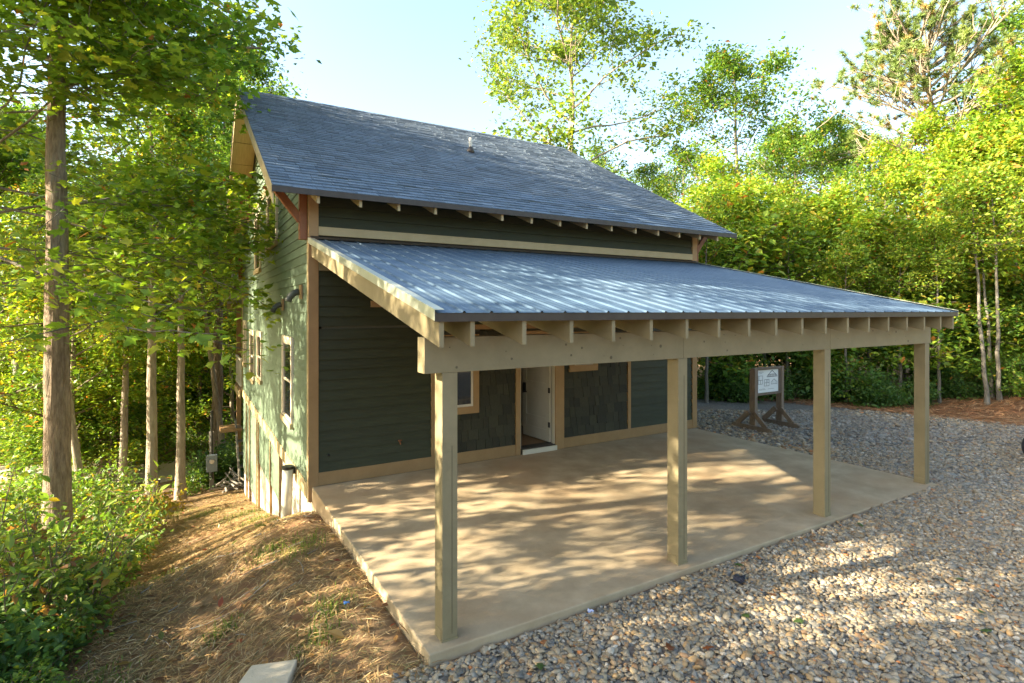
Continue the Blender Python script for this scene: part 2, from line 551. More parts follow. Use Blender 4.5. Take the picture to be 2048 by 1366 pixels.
def zs(u, v, x=0.0):
    y = yside(u, x); d = (x - CX) * FV[0] + (y - CY) * FV[1]
    return CZ + (622 - v) * d / 1103.0
window_side(yside(590), yside(570), zs(581, 838), zs(581, 672))
window_side(3.35, 4.95, 4.02, 5.24, False)
window_side(6.3, 7.6, 3.65, 5.10)
window_side(yside(527), yside(518), zs(522, 757), zs(522, 662))
window_side(yside(511.5), yside(503), zs(507, 757), zs(507, 660))
window_side(10.3, 11.1, .95, 2.3)

def window_front(x0, x1, z0, z1):
    w = MB(); t = .11
    w.box((x0, -.062, z0 - .12), (x0 + t, -.002, z1)); w.box((x1 - t, -.062, z0 - .12), (x1, -.002, z1)); w.box((x0 + t, -.062, z0 - .12), (x1 - t, -.002, z0))
    w.box((x0 + t, -.062, z1 - .1), (x1 - t, -.002, z1))
    o = w.build('window', 'trim', house)
    f = MB(); a0, a1, c0, c1 = x0 + t, x1 - t, z0, z1 - .1
    for (p, q) in (((a0, c0), (a0 + .035, c1)), ((a1 - .035, c0), (a1, c1)), ((a0 + .035, c0), (a1 - .035, c0 + .04)), ((a0 + .035, c1 - .04), (a1 - .035, c1))):
        f.box((p[0], -.048, p[1]), (q[0], -.004, q[1]))
    f.build('frame', 'white_paint', o)
    MB().box((a0 + .035, -.034, c0 + .04), (a1 - .035, -.030, c1 - .04)).build('pane', 'glass', o)
    return o
window_front(1.98, 2.757, .97, 2.20)
window_front(4.69, 5.37, 1.56, 2.20)

# doorway, open door, hallway
fr = MB()
fr.box((DX0 - .095, -.052, .004), (DX0, -.001, 2.24)); fr.box((DX1, -.052, .004), (DX1 + .20, -.001, 2.24)); fr.box((DX0, -.052, 2.13), (DX1, -.001, 2.24))
fr.build('door_frame', 'trim', house, bevel=.004)
jm = MB(); jm.box((DX0, -.02, .10), (DX0 + .025, .15, 2.105)); jm.box((DX1 - .02, -.02, .10), (DX1, .06, 2.105)); jm.box((DX0, -.02, 2.105), (DX1, .15, 2.13))
jm.build('door_jamb', 'white_paint', house)
MB().box((DX0 + .03, -.090, .006), (DX1 + .01, -.056, .092)).build('threshold_board', 'white_paint', house)
MB().box((DX0, -.05, .092), (DX1, .16, .112)).build('sill_plate', 'dark_metal', house)
hinge = np.array([DX1 - .035, .075]); ang = R(93.5)
dv = np.array([math.cos(ang), math.sin(ang)]); nv = np.array([-dv[1], dv[0]])
def leafpt(s, n, z):
    p = hinge + dv * s + nv * n
    return (p[0], p[1], z)
def leafbox(b, s0, s1, n0, n1, z0, z1):
    return b.hexa([leafpt(s0, n0, z0), leafpt(s1, n0, z0), leafpt(s1, n1, z0), leafpt(s0, n1, z0), leafpt(s0, n0, z1), leafpt(s1, n0, z1), leafpt(s1, n1, z1), leafpt(s0, n1, z1)])
d = MB(); DW = .86
leafbox(d, 0, DW, -.018, .010, .125, 2.09)
for s0, s1, z0, z1 in ((0, .11, .125, 2.09), (DW - .11, DW, .125, 2.09), (.11, DW - .11, .125, .34), (.11, DW - .11, .50, .56), (.11, DW - .11, 1.14, 1.22), (.11, DW - .11, 1.97, 2.09)):
    leafbox(d, s0, s1, .0105, .022, z0, z1)
door = d.build('door', 'white_paint', house)
for zc in (.45, 1.10, 1.80):
    leafbox(MB(), -.022, .03, .0225, .034, zc - .05, zc + .05).build('hinge', 'black', door)
lk = MB(); leafbox(lk, DW - .10, DW - .03, .0225, .05, 1.0, 1.17); leafbox(lk, DW - .17, DW - .05, .05, .07, .985, 1.01); leafbox(lk, DW - .075, DW - .05, .0225, .07, .97, 1.02)
lk.build('handle', 'black', door)
MB().box((.15, .16, .02), (HX - .15, HY - .15, .10)).build('floor', 'floor_wood', house)
inn = MB(); inn.box((.2, 3.2, .10), (8, 3.3, 2.6)); inn.box((3.35, .16, .10), (3.42, 3.2, 2.6)); inn.box((4.72, .16, .10), (4.80, 3.2, 2.6))
inn.build('interior_wall', 'interior', house)
MB().box((.2, .16, 2.6), (8, 3.3, 2.66)).build('ceiling', 'interior', house)

# faucet and outlets on the front wall
fa = MB(); fx0, fz0 = xfront(797, 0), .52
fa.tube([(fx0, -.02, fz0), (fx0, -.07, fz0)], [.012, .012], 8); fa.tube([(fx0, -.055, fz0 + .005), (fx0 + .005, -.085, fz0 - .045)], [.014, .011], 8); fa.tube([(fx0 - .03, -.075, fz0 + .02), (fx0 + .03, -.075, fz0 + .02)], [.010, .010], 8)
fa.tube([(fx0, -.070, fz0), (fx0, -.075, fz0 + .022)], [.006, .006], 6)
fa.build('faucet', 'redwood', house, smooth=True)
MB().tube([(xfront(656, 0), -.025, .44), (xfront(656, 0), -.045, .44)], [.018, .018], 10).build('pipe_stub', 'black', house, smooth=True)

# dryer / vent ducts on the gable wall
for (yy, zz, sc) in ((.62, 2.90, .85), (2.55, 2.72, .8)):
    path = []
    for k in range(9):
        a = k / 8 * R(72)
        path.append((-.05 - .20 * sc * math.sin(a) - .02, yy + .0, zz - .26 * sc * (1 - math.cos(a)) ))
    rr = [.058 * sc * (1 + .07 * (k % 2)) for k in range(9)]
    dct = MB().tube(path, rr, 12).build('vent_duct', 'duct', house, smooth=True)
    MB().box((-.052, yy - .10, zz - .11), (-.031, yy + .10, zz + .11)).build('mount_plate', 'trim', dct)

# ---- main roof
def rp(x, y, off=0.0):
    """point on the roof top, off metres above it along the normal"""
    s = 1 if y <= RIDGE_Y else -1
    n = np.array([0, -SL * s, 1.0]); n /= np.linalg.norm(n)
    return np.array([x, y, roofz(y)]) + n * off
RX0, RX1 = -.60, HX + .64
ro = MB()
ro.prism([(RX0, -.60, EZ), (RX0, RIDGE_Y, RZ), (RX0, 2 * RIDGE_Y + .60, EZ), (RX0, 2 * RIDGE_Y + .60, EZ - .05), (RX0, RIDGE_Y, RZ - .055), (RX0, -.60, EZ - .05)], (RX1 - RX0, 0, 0))
roof = ro.build('roof', 'roof_deck', house)
dr = MB(); dr.box((RX0 - .012, -.622, EZ - .075), (RX1 + .012, -.602, EZ + .006)); dr.build('drip_edge', 'dark_metal', roof)
for xx in (RX0 - .012, RX1 + .002):
    q = MB(); q.prism([(xx, -.602, EZ - .10), (xx, RIDGE_Y, RZ - .10), (xx, RIDGE_Y, RZ + .008), (xx, -.602, EZ + .008)], (.010, 0, 0)); q.build('rake_edge', 'trim_light', roof)
    q = MB(); q.prism([(xx, 12.3, EZ - .10), (xx, RIDGE_Y + .002, RZ - .10), (xx, RIDGE_Y + .002, RZ + .008), (xx, 12.3, EZ + .008)], (.010, 0, 0)); q.build('rake_edge', 'dark_metal', roof)
# shingle tabs: lowest courses one by one, the rest as one field
rng = np.random.default_rng(7)
slope_len = math.hypot(RIDGE_Y + .6, RZ - EZ)
NC = 50
ex = slope_len / NC
tabs = []
for c in range(NC):
    x = RX0 + rng.uniform(-.2, 0)
    while x < RX1:
        w = rng.uniform(.22, .34)
        a, b = max(x, RX0), min(x + w, RX1)
        if b - a > .03: tabs.append((c, a, b, rng.uniform(.014, .026), rng.random(), rng.uniform(-.003, .003)))
        x += w
def tab_pts(c, a, b, th, dz):
    t0 = (c * ex + (dz if c else 0)) / slope_len; t1 = min(1.0, ((c + 1) * ex + .02) / slope_len)
    y0 = -.60 + t0 * (RIDGE_Y + .6); y1 = -.60 + t1 * (RIDGE_Y + .6)
    g = .004
    return [rp(a + g, y0, .002), rp(b - g, y0, .002), rp(b - g, y1, .001), rp(a + g, y1, .001),
            rp(a + g, y0, th), rp(b - g, y0, th), rp(b - g, y1, .003), rp(a + g, y1, .003)]
fv, fq, fc = [], [], []
Q = np.array([(0, 3, 2, 1), (4, 5, 6, 7), (0, 1, 5, 4), (1, 2, 6, 5), (2, 3, 7, 6), (3, 0, 4, 7)])
cnt = 0
for (c, a, b, th, cr, dz) in tabs:
    p = tab_pts(c, a, b, th, dz)
    if cnt < 290:
        MB().hexa(p).build('shingle', 'shingle', roof); cnt += 1
    else:
        fq.append(Q + len(fv)); fv += [tuple(q) for q in p]
        g = .160 * (.80 + .40 * cr); fc += [(g * .80, g * 1.02, g * 1.30)] * 8
o = link('shingle_field', np_mesh('shingle_field', fv, [np.concatenate(fq)], np.array(fc)), 'shingle_mass', roof); o['kind'] = 'stuff'
# ridge caps
for k in range(38):
    x0 = RX0 + k * (RX1 - RX0) / 38
    b = MB(); x1 = x0 + (RX1 - RX0) / 38 + .02
    b.prism([(x0, RIDGE_Y - .15, RZ - .15 * SL + .012), (x0, RIDGE_Y, RZ + .022), (x0, RIDGE_Y + .15, RZ - .15 * SL + .012), (x0, RIDGE_Y, RZ + .006)], (x1 - x0, 0, .004)); b.build('ridge_cap', 'shingle', roof)
# plumbing vent
vy = 3.2; vx = xfront(941, vy)
vz = roofz(vy)
MB().tube([(vx, vy, vz - .05), (vx, vy, vz + .34)], [.04, .04], 12).build('vent_pipe', 'white_paint', roof, smooth=True)
vb = MB(); vb.tube([(vx, vy, vz - .04), (vx, vy, vz + .07), (vx, vy, vz + .13)], [.105, .075, .046], 14); vb.build('pipe_boot', 'dark_metal', roof, smooth=True)
# front rafter tails
tails_u = [638, 722, 798, 871, 939.5, 1003.6, 1062, 1118.5, 1171.6, 1221, 1269, 1314, 1356, 1397, 1432]
for u in tails_u:
    x1 = xfront(u, -.50); x0 = x1 - .04
    zt0 = roofz(-.56) - .062; zt1 = roofz(-.002) - .062
    MB().prism([(x0, -.56, zt0), (x0, -.56, zt0 - .13), (x0, -.05, zt1 - .24), (x0, -.05, zt1)], (.04, 0, 0)).build('rafter_tail', 'trim_light', house)
sf = MB(); sf.prism([(RX0 + .01, -.58, roofz(-.58) - .0605), (RX0 + .01, -.002, roofz(-.002) - .0605), (RX0 + .01, -.002, roofz(0) - .0515), (RX0 + .01, -.58, roofz(-.58) - .0515)], (RX1 - RX0 - .02, 0, 0)); sf.build('eave_soffit', 'paint', house)
# gable soffit on the left overhang: boards along the rake
for k in range(9):
    y0 = -.58 + k * (RIDGE_Y + .58) / 9; y1 = -.58 + (k + 1) * (RIDGE_Y + .58) / 9 - .02
    for mir in (0, 1):
        def P(x, y, o):
            yy = y if not mir else 2 * RIDGE_Y - y
            return (x, yy, roofz(y) + o)
        pts = [P(RX0 + .02, y0, -.076), P(-.05, y0, -.076), P(-.05, y1, -.076), P(RX0 + .02, y1, -.076), P(RX0 + .02, y0, -.064), P(-.05, y0, -.064), P(-.05, y1, -.064), P(RX0 + .02, y1, -.064)]
        MB().hexa(pts).build('soffit_board', 'soffit', house)
# barge boards at the left rake, set under the roof edge
for mir in (0, 1):
    def yy_(y): return y if not mir else 2 * RIDGE_Y - y
    q = MB(); q.prism([(RX0 + .002, yy_(-.585), roofz(-.585) - .24), (RX0 + .002, yy_(RIDGE_Y - .002), RZ - .24), (RX0 + .002, yy_(RIDGE_Y - .002), RZ - .056), (RX0 + .002, yy_(-.585), roofz(-.585) - .056)], (.016, 0, 0)); q.build('barge_board', 'trim_light', house)
# timber brackets under the gable overhang
def bracket(y, x_wall=-.05, x_out=-.58, z=None, s=-1):
    z = z if z is not None else roofz(y) - .32
    b = MB()
    b.box((min(x_wall, x_wall + s * .11), y - .055, z - .78), (max(x_wall, x_wall + s * .11), y + .055, z - .002))
    b.beam((x_wall, y, z + .052), (x_out, y, z + .052), .10, .105)
    b.beam((x_wall + s * .08, y, z - .50), (x_out - s * .06, y, z + .0), .088, .11)
    b.build('bracket', 'redwood', house, bevel=.006)
bracket(.07, z=roofz(.07) - .20)
for y in (3.0, RIDGE_Y, 8.8, HY - .10): bracket(y, z=roofz(y) - .22)
bracket(.07, HX + .05, HX + .6, roofz(.07) - .20, 1)

# ================================================================ carport
car = thing('carport', 'tan painted timber carport with ribbed metal shed roof over the slab', 'carport', (4.07, -2.3, 0))
CE_Y, CE_Z, CW_Z = -4.87, 2.585, 3.665
CS = (CW_Z - CE_Z) / (-CE_Y)
def cz(y): return CW_Z + CS * y
PW = .132
for i, x in enumerate((.150, 2.75, 5.345, 7.955)):
    p = MB().box((x, -4.55, .018), (x + PW, -4.55 + .15, 2.114)).build('post', 'paint', car, bevel=.004)
    pb = MB(); pb.box((x - .004, -4.553, .002), (x + PW + .004, -4.397, .018)); pb.box((x - .005, -4.53, .018), (x - .001, -4.42, .09)); pb.box((x + PW + .001, -4.53, .018), (x + PW + .005, -4.42, .09))
    pb.build('post_base', 'paint', p)
    MB().box((x + PW * .62, -4.552, .05), (x + PW * .62 + .004, -4.5495, random.uniform(.5, 2.0))).build('check_crack', 'knot', p)
xs_b = (0.0, xfront(1366, -4.55), xfront(1660, -4.55), 8.12)
for k in range(3):
    bmz = MB().box((xs_b[k] + .0015, -4.555, 2.115), (xs_b[k + 1] - .0015, -4.405, 2.395)).build('beam', 'paint', car, bevel=.003)
    rr = random.Random(k + 3)
    for j in range(9 if k else 14):
        kx = rr.uniform(xs_b[k] + .1, xs_b[k + 1] - .1); kz = rr.uniform(2.15, 2.36); kr = rr.choice((.005, .005, .006, .012, .018))
        MB().tube([(kx, -4.5545, kz), (kx, -4.557, kz)], [kr, kr * .8], 8).build('knot', 'knot', bmz)
raf_u = [873, 950, 1053, 1147, 1230.6, 1306, 1377, 1441, 1501, 1555, 1607, 1654, 1698, 1740, 1779, 1816, 1850.5, 1883, 1907.6]
for i, u in enumerate(raf_u):
    x1 = xfront(u, -4.85); x0 = x1 - .038
    if i == 0: x0, x1 = -.002, .036
    y0 = -4.85
    MB().prism([(x0, y0, cz(y0) - .012), (x0, y0, cz(y0) - .255), (x0, -.05, cz(-.05) - .255), (x0, -.05, cz(-.05) - .012)], (x1 - x0, 0, 0)).build('rafter', 'paint', car, bevel=.002)
MB().box((.10, -.084, 3.20), (8.05, -.0465, 3.60)).build('ledger', 'paint', car)
# blocking / deck boards under the metal
nb = 20
for k in range(nb):
    y0 = -4.84 + k * 4.78 / nb; y1 = y0 + 4.78 / nb - .006
    MB().hexa([(-.02, y0, cz(y0) - .011), (8.16, y0, cz(y0) - .011), (8.16, y1, cz(y1) - .011), (-.02, y1, cz(y1) - .011), (-.02, y0, cz(y0) - .002), (8.16, y0, cz(y0) - .002), (8.16, y1, cz(y1) - .002), (-.02, y1, cz(y1) - .002)]).build('deck_board', 'deck_wood', car)
# ribbed sheets
RIB = 8.2 / 36
for k in range(9):
    xa = -.03 + k * 4 * RIB
    prof = []
    for j in range(4):
        c = xa + j * RIB
        prof += [(c, .004), (c + RIB * .30, .004), (c + RIB * .33, .007), (c + RIB * .36, .004), (c + RIB * .62, .004), (c + RIB * .65, .007), (c + RIB * .68, .004), (c + RIB - .030, .004), (c + RIB - .019, .019), (c + RIB - .007, .019)]
    prof.append((xa + 4 * RIB - .001, .004))
    ys = np.linspace(CE_Y - .01, -.045, 6)
    v = []; q = []
    for y in ys:
        for (x, o) in prof: v.append((x, y, cz(y) + o))
    m_ = len(prof)
    for i in range(len(ys) - 1):
        for j in range(m_ - 1): q.append((i * m_ + j, i * m_ + j + 1, (i + 1) * m_ + j + 1, (i + 1) * m_ + j))
    n0 = len(v)
    v += [(a, b, c - .0015) for (a, b, c) in v]; q += [tuple(n0 + t for t in f[::-1]) for f in q]
    me = np_mesh('roof_panel', v, [np.array(q)])
    pan = link('roof_panel', me, 'metal_roof', car)
    for j in range(4):
        for y in np.linspace(-4.7, -.3, 7):
            if (k * 4 + j) % 2 == 0 and y > -4.8:
                pass
drp = MB(); drp.box((-.045, CE_Y - .004, CE_Z - .062), (8.19, CE_Y + .012, CE_Z + .001)); drp.build('drip_edge', 'dark_metal', car)
for xx, nm in ((-.052, 'rake_flashing'), (8.172, 'rake_flashing')):
    q = MB(); q.prism([(xx, CE_Y - .012, CE_Z - .055), (xx, -.046, cz(-.046) - .055), (xx, -.046, cz(-.046) + .028), (xx, CE_Y - .012, CE_Z + .028)], (.004, 0, 0))
    q.hexa([(xx + .004, CE_Y - .012, CE_Z + .0245), (xx + (.075 if xx < 0 else -.075), CE_Y - .012, CE_Z + .0245), (xx + (.075 if xx < 0 else -.075), -.046, cz(-.046) + .0245), (xx + .004, -.046, cz(-.046) + .0245),
            (xx + .004, CE_Y - .012, CE_Z + .028), (xx + (.075 if xx < 0 else -.075), CE_Y - .012, CE_Z + .028), (xx + (.075 if xx < 0 else -.075), -.046, cz(-.046) + .028), (xx + .004, -.046, cz(-.046) + .028)])
    q.build(nm, 'flashing', car)
fl = MB(); fl.hexa([(-.02, -.16, cz(-.16) + .026), (8.16, -.16, cz(-.16) + .026), (8.16, -.050, cz(-.05) + .030), (-.02, -.050, cz(-.05) + .030), (-.02, -.16, cz(-.16) + .028), (8.16, -.16, cz(-.16) + .028), (8.16, -.050, cz(-.05) + .055), (-.02, -.050, cz(-.05) + .055)])
fl.build('wall_flashing', 'dark_metal', car)

# ================================================================ small built things
# back porch past the far corner of the gable wall
porch = thing('back_porch', 'timber back porch with white rail and lean-to roof behind the gable wall', 'porch', (2, 13, -3.6))
for x, y in ((-.06, 13.85), (2.6, 13.85), (5.2, 13.85)):
    MB().box((x, y, -3.72), (x + .15, y + .15, 2.62)).build('post', 'post_wood', porch)
    MB().box((x - .12, y - .12, -3.95), (x + .27, y + .27, -3.55)).build('footing', 'concrete_block', porch)
for k in range(16):
    MB().box((-.1, HY + .01 + k * .145, -.06), (6, HY + .145 + k * .145, -.02)).build('deck_board', 'post_wood', porch)
MB().box((-.12, HY + .06, -.30), (-.07, 14.05, -.065)).build('rim_board', 'trim_light', porch)
MB().box((-.10, 13.80, 2.62), (6, 14.02, 2.84)).build('beam', 'paint', porch)
MB().prism([(-.35, HY + .01, 3.72), (-.35, 14.35, 2.85), (-.35, 14.35, 2.95), (-.35, HY + .01, 3.82)], (7, 0, 0)).build('roof', 'siding_far', porch)
MB().box((-.36, 14.30, 2.66), (6.6, 14.36, 2.86)).build('fascia', 'trim_light', porch)
MB().box((-.10, HY + .05, .95), (-.04, 13.84, 1.02)).build('rail', 'white_paint', porch)
MB().box((-.10, HY + .05, .10), (-.04, 13.84, .15)).build('rail', 'white_paint', porch)
for k in range(17):
    y = HY + .12 + k * .125
    MB().box((-.085, y, .15), (-.05, y + .035, .95)).build('baluster', 'white_paint', porch)
MB().box((-.62, 13.0, -1.62), (.05, 13.9, -1.52)).build('landing', 'post_wood', porch)
MB().beam((-.12, 13.5, -1.35), (-.12, 11.75, -2.95), .05, .28).build('stringer', 'old_wood', porch)
for k in range(4):
    t = (k + .7) / 4.6
    MB().box((-.10, 13.5 - 1.75 * t - .14, -1.36 - 1.6 * t), (.75, 13.5 - 1.75 * t + .12, -1.32 - 1.6 * t)).build('tread', 'old_wood', porch)

# pipe standing against the foundation
px_, py_ = -.17, 1.05
zg = hz(px_, py_)
dp = thing('drain_pipe', 'grey plastic drain pipe with dark cap leaning on the foundation', 'pipe', (px_, py_, zg))
MB().tube([(px_ - .03, py_, zg - .15), (px_, py_, .03)], [.085, .085], 16, ).build('pipe', 'pvc', dp, smooth=True)
cp = MB(); cp.tube([(px_, py_, .03), (px_, py_, .075)], [.094, .094], 16); cp.box((px_ + .06, py_ - .03, -.06), (px_ + .11, py_ + .03, .05)); cp.build('cap', 'black', dp)

# concrete block lying on the straw
bx, by = at(520, 4.12)
bz = hz(bx, by)
blk = MB(); 
for_pts = [(-.23, -.42), (.20, -.42), (.19, .30), (-.15, .26)]
c, s_ = math.cos(R(-24)), math.sin(R(-24))
pp = [(bx + a * c - b * s_, by + a * s_ + b * c, bz + .20) for a, b in for_pts]
blk.prism(pp[::-1], (0, 0, -.30))
tag(blk.build('concrete_block', 'concrete_block', bevel=.012), 'pale rough concrete block lying on the straw', 'block')
st = MB(); sx, sy = at(445, 4.25); sz = hz(sx, sy)
st.prism([(sx - .22, sy - .12, sz + .05), (sx + .05, sy - .17, sz + .05), (sx + .20, sy + .02, sz + .05), (sx + .08, sy + .15, sz + .05), (sx - .15, sy + .10, sz + .05)], (0, 0, -.12))
tag(st.build('flat_stone', 'old_wood', bevel=.015), 'flat grey stone beside the pale concrete block', 'stone')

# plan board on its timber stand
kx0, kx1, ky = 9.22, 10.17, -.72
kz = hz(9.7, ky)
ki = thing('notice_board', 'brown timber stand holding a framed sheet of house plans', 'notice board', (9.7, ky, kz))
for x in (kx0, kx1):
    z0 = hz(x, ky)
    po = MB().prism([(x - .045, ky - .07, z0 + .0), (x - .045, ky + .07, z0), (x - .045, ky + .07, z0 + 1.30), (x - .045, ky + .03, z0 + 1.36), (x - .045, ky - .07, z0 + 1.36)], (.09, 0, 0)).build('post', 'kiosk_wood', ki, bevel=.004)
    ft = MB().prism([(x - .044, ky - .52, z0 + .0), (x - .044, ky + .50, z0), (x - .044, ky + .50, z0 + .085), (x - .044, ky + .44, z0 + .11), (x - .044, ky - .46, z0 + .11), (x - .044, ky - .52, z0 + .085)], (-.055, 0, 0)).build('foot', 'kiosk_wood', ki, bevel=.004)
    for sg in (-1, 1):
        MB().beam((x - .07, ky + sg * .36, z0 + .10), (x - .07, ky + sg * .06, z0 + .40), .05, .10).build('brace', 'kiosk_wood', ki)
zb0, zb1 = kz + .80, kz + 1.36
fr = MB(); fr.box((kx0 + .046, ky - .055, zb1 - .05), (kx1 - .046, ky + .05, zb1)); fr.box((kx0 + .046, ky - .055, zb0 - .05), (kx1 - .046, ky + .05, zb0))
fr.box((kx0 + .046, ky - .05, zb0), (kx0 + .09, ky + .045, zb1 - .05)); fr.box((kx1 - .09, ky - .05, zb0), (kx1 - .046, ky + .045, zb1 - .05))
fr.build('frame', 'kiosk_wood', ki)
MB().box((kx0 + .09, ky - .02, zb0), (kx1 - .09, ky + .0, zb1 - .05)).build('sheet', 'paper', ki)
ik = MB()
def kline(x0, z0, x1, z1, w=.008):
    X0 = kx0 + .09 + x0 * .77; X1 = kx0 + .09 + x1 * .77; Z0 = zb0 + z0 * .51; Z1 = zb0 + z1 * .51
    ik.beam((X0, ky - .0215, Z0), (X1, ky - .0215, Z1), w, .0015, (0, 1, 0))
for a in ((.45, .68, .95, .68, .016), (.48, .72, .70, .95, .014), (.70, .95, .92, .72, .014), (.55, .70, .55, .78), (.62, .70, .62, .80), (.70, .70, .70, .82), (.78, .70, .78, .80), (.86, .70, .86, .78), (.48, .74, .92, .74), (.52, .78, .88, .78),
          (.06, .38, .26, .38), (.06, .38, .06, .74), (.26, .38, .26, .74), (.06, .74, .26, .74), (.06, .55, .26, .55), (.16, .38, .16, .55), (.10, .74, .10, .55),
          (.34, .28, .56, .28), (.34, .28, .34, .56), (.56, .28, .56, .56), (.34, .56, .56, .56), (.44, .28, .44, .56), (.34, .42, .56, .42), (.50, .42, .50, .56),
          (.64, .34, .94, .34), (.66, .34, .66, .42), (.92, .34, .92, .42), (.64, .42, .79, .56), (.79, .56, .94, .42), (.74, .34, .74, .50), (.84, .34, .84, .50),
          (.10, .12, .40, .12, .005), (.10, .16, .36, .16, .005), (.50, .14, .80, .14, .005), (.08, .90, .30, .90, .006), (.08, .84, .24, .84, .006)):
    kline(*a)
ik.build('drawing', 'ink', ki)

# meter post by the dirt road
mx, my = at(423, 19.2); mz = hz(mx, my)
mp = thing('meter_post', 'dark utility post with grey electric meter box beside the dirt road', 'utility post', (mx, my, mz))
MB().box((mx - .07, my - .07, mz - .2), (mx + .07, my + .07, mz + 2.0)).build('post', 'old_wood', mp)
MB().tube([(mx, my - .1, mz + .4), (mx, my - .1, mz + 2.75)], [.045, .045], 8).build('conduit', 'meter_pole', mp)
bxm = MB().box((mx - .17, my - .30, mz + .68), (mx + .17, my - .12, mz + 1.25)).build('meter_box', 'meter_grey', mp, bevel=.01)
MB().tube([(mx, my - .29, mz + 1.05), (mx, my - .38, mz + 1.05)], [.085, .075], 14).build('meter', 'galv', bxm)

# trailer by the gravel, mostly hidden by the frame edge
tx, ty = at(2096, 9.2); tz = hz(tx, ty)
tr = thing('utility_trailer', 'small dark utility trailer with black tyres parked on the gravel', 'trailer', (tx, ty, tz))
b0 = np.array([tx - CX, ty - CY, 0.0]); b0 /= np.linalg.norm(b0); a0 = np.array([b0[1], -b0[0], 0.0])
def T(a, b, z): return tuple(np.array([tx, ty, tz + z]) + a0 * a + b0 * b)
for bb in (-.0, 1.45):
    w = MB(); n0 = 20
    prof = [(.20, -.09), (.29, -.10), (.325, -.07), (.33, 0), (.325, .07), (.29, .10), (.20, .09)]
    vs = []
    for k in range(n0):
        a = 2 * PI * k / n0
        for (r, o) in prof: vs.append(T(r * math.cos(a), bb + o, .33 + r * math.sin(a)))
    w.v = vs
    m_ = len(prof)
    for k in range(n0):
        for j in range(m_ - 1): w.f.append((k * m_ + j, k * m_ + j + 1, ((k + 1) % n0) * m_ + j + 1, ((k + 1) % n0) * m_ + j))
    wh = w.build('wheel', 'rubber', tr, smooth=True)
    MB().tube([T(0, bb - .06, .33), T(0, bb + .06, .33)], [.205, .205], 18).build('rim', 'galv', wh)
def tbox(a, b, z, a1, b1, z1): return MB().hexa([T(a, b, z), T(a1, b, z), T(a1, b1, z), T(a, b1, z), T(a, b, z1), T(a1, b, z1), T(a1, b1, z1), T(a, b1, z1)])
tbox(.10 - .2, .2, .42, 2.6, 1.25, .50).build('bed', 'old_wood', tr)
for (bb0, bb1) in ((.16, .20), (1.25, 1.29)): tbox(-.1, bb0, .40, 2.6, bb1, .80).build('side_rail', 'dark_metal', tr)
MB().tube([T(2.6, .72, .45), T(3.8, .72, .45)], [.04, .04], 8).build('tongue', 'dark_metal', tr)
MB().tube([T(0, .05, .33), T(0, 1.4, .33)], [.03, .03], 8).build('axle', 'dark_metal', tr)

# litter
def scrap(name, u, d, w, m, label, cat):
    x, y = at(u, d); z = hz(x, y) + .035
    b = MB(); r_ = random.Random(int(u)); a = r_.uniform(0, 6.28); k = 5
    grid = []
    for i in range(k):
        for j in range(k):
            s, t = (i / (k - 1) - .5) * w, (j / (k - 1) - .5) * w * .6
            grid.append((x + s * math.cos(a) - t * math.sin(a), y + s * math.sin(a) + t * math.cos(a), z + r_.uniform(-.008, .02)))
    b.v = grid
    b.f = [(i * k + j, i * k + j + 1, (i + 1) * k + j + 1, (i + 1) * k + j) for i in range(k - 1) for j in range(k - 1)]
    o = b.build(name, m)
    md = o.modifiers.new('solid', 'SOLIDIFY'); md.thickness = .003
    return tag(o, label, cat)
scrap('plastic_wrapper', 1478, 5.42, .17, 'plastic_dark', 'crumpled dark plastic wrapper on gravel at the slab edge', 'litter')
scrap('tape_scrap', 693, 5.1, .05, 'plastic_blue', 'scrap of bright blue tape lying on the straw', 'litter')
scrap('plastic_scrap', 1181, 4.86, .05, 'plastic_pale', 'pale lilac plastic scrap on gravel by the slab', 'litter')
# broken branches by the porch footing
rgb = random.Random(3)
bpx, bpy_ = at(462, 18.6); bpz = hz(bpx, bpy_)
bp = thing('branch_pile', 'small pile of cut branches beside the porch footing', 'branch pile', (bpx, bpy_, bpz))
for k in range(14):
    a = rgb.uniform(0, PI); L = rgb.uniform(.5, 1.1); zc = bpz + .05 + k * .03; t = rgb.uniform(-.25, .35)
    ox, oy = bpx + rgb.uniform(-.2, .2), bpy_ + rgb.uniform(-.2, .2)
    MB().tube([(ox - L / 2 * math.cos(a), oy - L / 2 * math.sin(a), zc - t * .3), (ox, oy, zc + rgb.uniform(0, .06)), (ox + L / 2 * math.cos(a), oy + L / 2 * math.sin(a), zc + t)], [.035, .03, .018], 6).build('branch', 'old_wood', bp)

